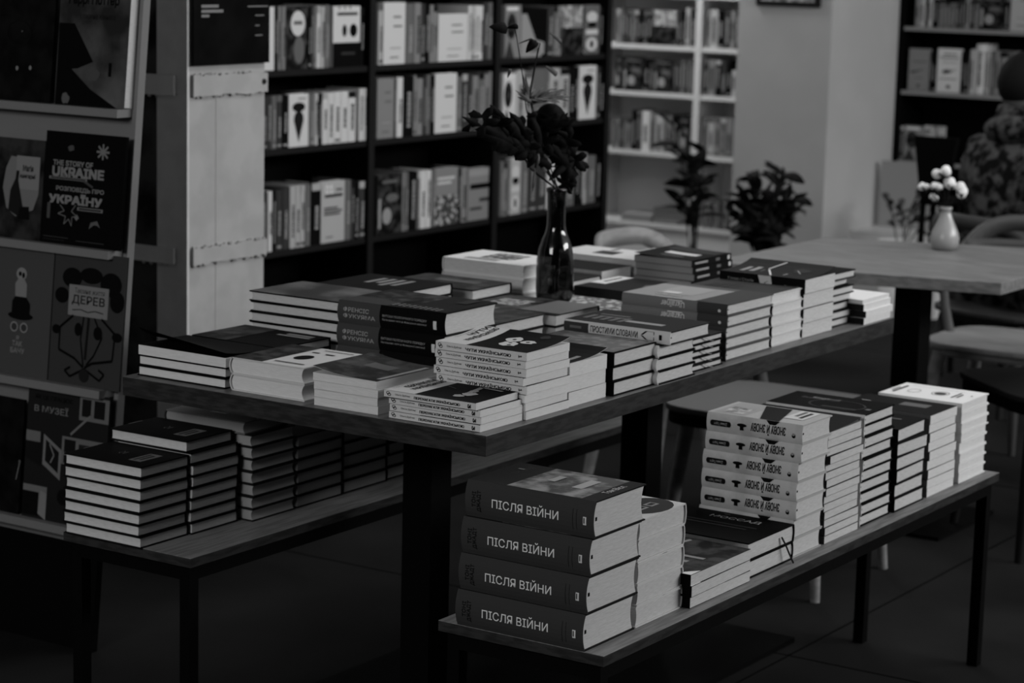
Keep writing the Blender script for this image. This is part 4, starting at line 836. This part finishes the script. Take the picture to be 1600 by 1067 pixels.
# tall twigs with single leaves
def twig(label, pts, leaves, r=.0011):
    o, off = stemmed('dried_twig', [P(*p) for p in pts], r, label, 'thin twigs above the bouquet')
    b = MB()
    for px, py, qx, qy, wd, m in leaves: leaf(b, P(px,py)+off, P(qx,qy)+off, wd, m, fold=.2)
    b.build('leaves', o)
twig('tall thin twig whose round leaf reaches highest left of vase', [(838,230),(822,170),(816,115),(810,75),(805,45)], [(792,47,765,42,.026,LEAF),(806,44,791,44,.012,LEAF),(798,108,793,122,.008,LEAF2)])
twig('thin forked twig with dark hanging leaf above the bouquet', [(838,230),(828,150),(840,85),(844,68),(832,64)], [(838,64,822,82,.022,LEAF),(811,68,830,64,.004,STEM)])
twig('thin twig with pale pointed leaves to the right', [(842,230),(828,140),(841,75)], [(860,52,875,68,.009,LEAF2),(853,104,868,118,.012,LEAF2)])

# ================================================================== CERAMIC VASE WITH COTTON
cz = at(1475,390,z=.75); q = .0
cv = empty('ceramic_vase', (cz.x, cz.y, .7505)); tag(cv, 'small grey pear-shaped ceramic vase on the bare oak table', 'vase')
b = MB(); o_ = [(.024,0),(.034,.004),(.041,.018),(.0425,.034),(.038,.052),(.029,.072),(.020,.092),(.015,.106),(.0135,.114),(.0175,.118),(.0175,.124),(.014,.125)]
b.lathe(o_+[(max(r-.003,.004),max(z,.005)) for r,z in o_[::-1]], CERAM, 36); b.build('body', cv)
def Q(px, py, d=0.0): return at(px, py, x=cz.x+d)
top = Vector((cz.x, cz.y, .87))
co = [('cotton boll leaning far left',1446,290,[(-6,1,.013),(3,2,.012)],0),('cotton boll topmost of the spray',1472,268,[(-8,3,.017),(6,-1,.018)],-.01),('cotton boll in the upper centre right',1486,286,[(-4,0,.018),(2,4,.015)],.01),('large cotton boll at the far right',1501,297,[(0,-4,.019),(2,4,.018)],-.01),('small cotton boll low on the left',1458,308,[(0,0,.012),(4,2,.009)],.012),('cotton boll just left of centre',1464,292,[(-2,0,.014),(4,-1,.012)],-.012)]
for nm, px, py, bl, d in co:
    o = empty('cotton_stem', (cz.x, cz.y, .7575)); tag(o, nm+' in the grey ceramic vase', 'cotton stem', 'cotton in the ceramic vase'); off = -Vector(o.location)
    b = MB(); tip = Q(px, py, d); b.tube([Vector((cz.x,cz.y,.76))+off, top+Vector((0,(tip.y-cz.y)*.08,0))+off, (top+tip)/2+Vector((0,(tip.y-cz.y)*.1,.005))+off, tip+off], .0014, STEM, 6); b.build('stem', o)
    b = MB(); qq = random.Random(px)
    for ax_, ay_, r in bl:
        for k in range(3): b.ball(Q(px+ax_, py+ay_, d)+off+Vector((qq.uniform(-.3,.3)*r, qq.uniform(-.25,.25)*r, qq.uniform(-.2,.2)*r)), r*qq.uniform(.7,.85), COTTON, 12, 8)
    b.build('boll', o)
    b = MB(); c0 = Q(px, py+5, d)+off
    for k in range(4):
        a = PI/2*k; leaf(b, c0+Vector((-.004,0,-.008)), c0+Vector((-.012*abs(math.cos(a))-.004, .013*math.sin(a), .004)), .006, STEM)
    b.build('husk', o)

# ================================================================== CHAIRS AND STOOLS
def bent(mb, pts, w_, t, m):
    """flat bent rail following pts, w_ tall and t thick"""
    pts = [Vector(p) for p in pts]; vs = []; fs = []; n = len(pts)
    for i, p in enumerate(pts):
        tg = (pts[min(i+1,n-1)]-pts[max(i-1,0)]).normalized(); s_ = tg.cross(Vector((0,0,1))).normalized(); up = s_.cross(tg).normalized()
        for a, c in ((-1,-1),(1,-1),(1,1),(-1,1)): vs.append(p+s_*a*t/2+up*c*w_/2)
    for i in range(n-1):
        for k in range(4): fs.append((i*4+k, i*4+(k+1)%4, (i+1)*4+(k+1)%4, (i+1)*4+k))
    fs += [(3,2,1,0), (n*4-4,n*4-3,n*4-2,n*4-1)]
    mb.add(vs, fs, m, True)
def arc3(p0, p1, p2, n=18):
    """smooth curve through three points (quadratic)"""
    p0, p1, p2 = map(Vector, (p0, p1, p2)); c = 2*p1-(p0+p2)/2
    return [p0*(1-u)**2+c*2*u*(1-u)+p2*u*u for u in [i/n for i in range(n+1)]]
def make_chair(name, label, loc, rot, m_seat, m_back, m_leg, rail_z=.79, slat=False):
    """faces local +y; rounded seat shell, tapering splayed legs, one bent top rail running down into the sides"""
    r = empty(name, loc, rot); tag(r, label, 'chair')
    b = MB(); n = 28; pts = []
    for i in range(n):
        a = 2*PI*i/n; ca, sa = math.cos(a), math.sin(a); e = .55
        pts.append((.225*math.copysign(abs(ca)**e, ca), .215*math.copysign(abs(sa)**e, sa)))
    b.prism(pts, .425, .445, m_seat); b.prism([(x*.86,y*.86) for x,y in pts], .40, .425, m_leg); b.build('seat', r, bevel=.006)
    for sx in (-1,1):
        for sy in (-1,1):
            b = MB(); b.tube([(sx*.16,sy*.15,.41), (sx*.19,sy*.185,.2), (sx*.215,sy*.21,0)], [.021,.018,.012], m_leg, 12); b.build('leg', r)
    b = MB(); pr = []
    for i in range(33):
        u = i/32; a = PI*(1+u); x = .255*math.cos(a); y = -.06+.215*math.sin(a)*.9; z = rail_z-.20*abs(math.cos(a))**5
        pr.append((x, y, z))
    bent(b, pr, .05, .022, m_back); b.build('top_rail', r)
    for sx in (-1,1):
        b = MB(); b.tube([(sx*.2,-.02,.43), (sx*.235,-.05,.52), (sx*.25,-.065,rail_z-.19)], [.017,.015,.015], m_back, 10); b.build('back_post', r)
    if slat:
        b = MB(); bent(b, [(x*.96, y*.97, rail_z-.075) for x, y, z in pr[5:28]], .045, .012, m_back); b.build('slat', r)
    return r
make_chair('bentwood_chair', 'pale bentwood chair with curved top rail behind the display table', (2.44, .95, 0), PI, BLONDE, BLONDE, BLONDE, rail_z=.765)
make_chair('bentwood_chair', 'pale-seated armchair tucked beyond the bare oak table', (3.36, .34, 0), PI/2, BLONDE, mat('blonde_wood_shaded',.06,.5,.3), BLONDE, rail_z=.775, slat=True)  # back is the same pale wood, shade put into its colour
def stool(label, loc, w_, d_, h, m_top, m_leg, m_fr, rot=0):
    r = empty('stool', loc, rot); tag(r, label, 'stool', 'low stools around the tables')
    n = 32; pts = []
    for i in range(n):
        a = 2*PI*i/n; ca, sa = math.cos(a), math.sin(a); e = .35
        pts.append((w_/2*math.copysign(abs(ca)**e, ca), d_/2*math.copysign(abs(sa)**e, sa)))
    b = MB(); b.prism(pts, h-.016, h, m_top); b.build('seat', r, bevel=.003)
    b = MB(); b.prism([(x*.97,y*.97) for x,y in pts], h-.05, h-.016, m_fr); b.build('apron', r, bevel=.004)
    for sx in (-1,1):
        for sy in (-1,1):
            b = MB(); b.tube([(sx*w_*.36,sy*d_*.36,h-.045), (sx*w_*.40,sy*d_*.40,h*.5), (sx*w_*.44,sy*d_*.44,0)], [.021,.018,.012], m_leg, 10); b.build('leg', r)
stool('stool with grey top and pale tapering legs, between the two tables', (1.99,.42,0), .46, .50, .45, g(.11), BLONDE, STEEL)
stool('low black stool cut off by the right edge of the photo', (2.76,-.05,0), .46, .46, .45, g(.03), mat('leg_dark',.01,.6,.1), STEEL, .84)
t = empty('side_table', (5.75,3.62,0)); tag(t, 'small white side table at the far end of the black bookcase', 'side table')
b = MB(); b.box((-.42,-.25,.425), (.22,.22,.45), WHITEW); b.build('tabletop', t, bevel=.004)
b = MB(); b.tube([(-.05,0,.012),(-.05,0,.425)], .02, WHITEW, 12); b.build('leg', t)
b = MB(); b.lathe([(.16,0),(.16,.01),(.03,.014)], WHITEW, 24, (-.05,0,0)); b.build('base_plate', t)

# ================================================================== PLANTS
def potted(label, loc, pr, ph, mpot, spec, seed, name='potted_plant', leafm=PLANT):
    q = random.Random(seed); r = empty(name, loc); tag(r, label, 'plant')
    b = MB(); b.lathe([(pr*.78,0),(pr,ph),(pr*.9,ph),(pr*.88,ph*.9)], mpot, 24); b.build('pot', r)
    s = MB(); L = MB()
    for (dy, dz, wd, n) in spec:
        for i in range(n):
            a = q.uniform(0, 2*PI); rad = abs(dy)*q.uniform(.6,1); tipv = Vector((math.cos(a)*rad, math.sin(a)*rad, ph*.9+dz*q.uniform(.55,1)))
            basev = Vector((q.uniform(-.02,.02), q.uniform(-.02,.02), ph*.9)); mid = basev.lerp(tipv,.6)+Vector((0,0,dz*.12))
            s.tube([basev, mid, tipv], .003, STEM, 5)
            for k in range(5):
                u = .35+.65*k/4; p0 = basev.lerp(tipv, u)+Vector((0,0,dz*.1*math.sin(PI*u))); dr = Vector((q.uniform(-1,1), q.uniform(-1,1), q.uniform(-.3,.8))).normalized()
                leaf(L, p0, p0+dr*wd*2.1, wd, leafm, normal=(q.uniform(-1,1),q.uniform(-1,1),1), fold=.15)
    s.build('stems', r); L.build('foliage', r); return r
pp = at(1190,400,x=4.9)
potted('large bushy dark potted plant in front of the grey pillar', (4.9,pp.y,0), .10, .38, STEEL, [(.13,.40,.045,16),(.10,.22,.05,10),(.16,.30,.04,8)], 1)
pp = at(1090,360,x=5.3)
potted('slender dark potted plant left of the bushy plant', (5.3,pp.y+.02,0), .065, .27, STEEL, [(.06,.62,.04,5),(.12,.66,.06,4)], 2)
pp = at(1418,370,x=6.05)
potted('spindly plant in white pot beyond the bare oak table', (6.0,pp.y,0), .11, .36, WHITEW, [(.16,.28,.03,5)], 5, leafm=mat('grey_leaf',.04,.6,.2))
# black tapering shade/backrest seen beyond the cotton vase
pp = at(1462,250,x=4.9)
t = empty('high_stool', (4.9,pp.y,0)); tag(t, 'black seat with tapering tall backrest beyond the cotton vase', 'high stool')
b = MB(); hw0, hw1 = .052, .087; z0, z1 = at(1462,285,x=4.9).z-.06, at(1462,214,x=4.9).z
b.add([(-.012,-hw0,z0),(.012,-hw0,z0),(.012,hw0,z0),(-.012,hw0,z0),(-.012,-hw1,z1),(.012,-hw1,z1),(.012,hw1,z1),(-.012,hw1,z1)], [(0,3,2,1),(4,5,6,7),(0,1,5,4),(1,2,6,5),(2,3,7,6),(3,0,4,7)], STEEL); b.build('backrest', t)
b = MB(); b.box((.0,-.06,z0-.03), (.14,.06,z0), STEEL); b.build('seat', t, bevel=.01)
for sx in (.02,.12):
    for sy in (-.05,.05): b = MB(); b.tube([(sx,sy,z0-.03),(sx,sy*1.15,0)], .012, STEEL, 8); b.build('leg', t)

# ================================================================== SEATED PERSON (back to the camera, camouflage jacket)
def skinned(name, joints, edges, root, m, parent, lv=2):
    me = bpy.data.meshes.new(name); me.from_pydata([j[0] for j in joints], edges, []); me.materials.append(m)
    o = bpy.data.objects.new(name, me); C.objects.link(o); o.parent = parent
    sk = o.modifiers.new('skin', 'SKIN'); sk.use_smooth_shade = True
    if not me.skin_vertices: pass
    for i, j in enumerate(joints):
        d = me.skin_vertices[0].data[i]; r = j[1]; d.radius = r if isinstance(r, tuple) else (r, r); d.use_root = (i == root)
    s_ = o.modifiers.new('sub', 'SUBSURF'); s_.levels = lv; s_.render_levels = lv
    return o
PXc, PYc = 4.02, .58
person = empty('person', (PXc, PYc, 0), -.35); tag(person, 'person seated with back to camera in camouflage jacket, short dark hair', 'person')
# local: +x is where the person faces
J = [((0,0,.50),(.15,.16)), ((-.01,0,.66),(.13,.15)), ((-.01,0,.82),(.13,.17)), ((.0,0,.93),(.09,.14)), ((.03,0,1.02),.058), ((.045,0,1.07),.055),
     ((.0,.14,.955),.08), ((.03,.225,.86),.065), ((.10,.25,.70),.05), ((.24,.19,.66),.04), ((.34,.13,.69),.034), ((.40,.11,.70),(.02,.04)),
     ((.0,-.14,.955),.08), ((.03,-.225,.86),.065), ((.10,-.25,.70),.05), ((.24,-.19,.66),.04), ((.34,-.13,.69),.034), ((.40,-.11,.70),(.02,.04)),
     ((.04,.09,.50),.10), ((.25,.11,.51),.085), ((.42,.12,.50),.065), ((.43,.12,.30),.055), ((.42,.12,.09),.042), ((.50,.13,.045),.035),
     ((.04,-.09,.50),.10), ((.25,-.11,.51),.085), ((.42,-.12,.50),.065), ((.43,-.12,.30),.055), ((.42,-.12,.09),.042), ((.50,-.13,.045),.035),
     ((.055,.045,1.15),(.085,.075)), ((.06,.05,1.21),(.075,.068))]
EJ = [(0,1),(1,2),(2,3),(3,4),(4,5),(3,6),(6,7),(7,8),(8,9),(9,10),(10,11),(3,12),(12,13),(13,14),(14,15),(15,16),(16,17),(0,18),(18,19),(19,20),(20,21),(21,22),(22,23),(0,24),(24,25),(25,26),(26,27),(27,28),(28,29),(5,30),(30,31)]
skinned('body', J, EJ, 0, SKIN, person)
fing = []; fe = []
for s in (-1,1):
    for k in range(4):
        y0 = s*.11+(k-1.5)*.017; i0 = 0
        skinned('finger', [((.415,y0,.70),.009),((.445,y0,.698),.0085),((.465,y0,.682),.008),((.468,y0,.662-.002*k),.007)], [(0,1),(1,2),(2,3)], 0, SKIN, person, 1)
    skinned('thumb', [((.39,s*.11-s*.03,.70),.010),((.415,s*.11-s*.048,.69),.009),((.435,s*.11-s*.05,.678),.008)], [(0,1),(1,2)], 0, SKIN, person, 1)
for s_ in (-1,1): skinned('boot', [((.42,s_*.12,.16),.055),((.425,s_*.12,.07),.052),((.50,s_*.13,.05),.045),((.545,s_*.132,.045),.036)], [(0,1),(1,2),(2,3)], 0, STEEL, person)
gr = 1.13
def infl(j, k=gr, add=.008): 
    r = j[1]; r = r if isinstance(r, tuple) else (r, r); return (j[0], (r[0]*k+add, r[1]*k+add))
ids = [0,1,2,3,6,7,8,9,10,12,13,14,15,16]; mp_ = {a:i for i,a in enumerate(ids)}
JJ = [infl(J[i]) for i in ids]; EE = [(mp_[a],mp_[b_]) for a,b_ in EJ if a in mp_ and b_ in mp_]
jk = skinned('jacket', JJ, EE, 0, CAMO, person); 
dm = jk.modifiers.new('folds', 'DISPLACE'); tx = bpy.data.textures.new('folds', 'CLOUDS'); tx.noise_scale = .09; dm.texture = tx; dm.strength = .035; dm.mid_level = .45
ids = [0,18,19,20,21,22,24,25,26,27,28]; mp_ = {a:i for i,a in enumerate(ids)}
skinned('trousers', [infl(J[i],1.08,.006) for i in ids], [(mp_[a],mp_[b_]) for a,b_ in EJ if a in mp_ and b_ in mp_], 0, CAMO, person)
b = MB()
for i in range(3):   # thick stand-up collar and folded hood
    b.tube([(.03+.085*math.cos(a)*(1+.12*i), .095*math.sin(a)*(1+.12*i), 1.095-.035*i+.012*math.cos(a)) for a in [2*PI*k/20 for k in range(21)]], .030, CAMO, 8, caps=False)
b.ball((-.07,0,1.035), .088, CAMO, 16, 10, (.7,1.25,.6)); b.build('collar', person)
b = MB()
def headshape(p): return Vector((p.x*(1.12 if p.x < 0 else 1.0), p.y*.86, p.z*1.12 + (0 if p.z > 0 else -.01)))
b.ball((.06,.05,1.165), .093, SKIN, 28, 20, f=lambda p: headshape(p)*(1-.12*max(0,-p.z/.093)*(1 if p.x < .02 else .6)))
b.ball((.155,.05,1.15), .016, SKIN, 10, 8, (1.2,.7,1.3)); b.ball((.148,.05,1.112), .016, SKIN, 10, 6, (.6,1.5,.45))
for s in (-1,1):
    b.ball((.142,.05+s*.032,1.172), .012, g(.5), 10, 8); b.ball((.152,.05+s*.032,1.172), .005, K, 8, 6); b.ball((.055,.05+s*.083,1.155), .026, SKIN, 12, 8, (.7,.32,1.15))
b.build('head', person)
b = MB(); b.ball((.048,.05,1.185), .100, HAIR, 28, 18, f=lambda p: Vector((p.x*(1.08 if p.x < 0 else .82), p.y*.87, p.z*1.03 if p.z > 0 else p.z*.95))); b.build('hair', person)
make_chair('bentwood_chair', 'dark chair under the seated person', (PXc-.02, PYc, 0), -.35-PI/2, DARKWOOD, DARKWOOD, DARKWOOD, rail_z=.74)
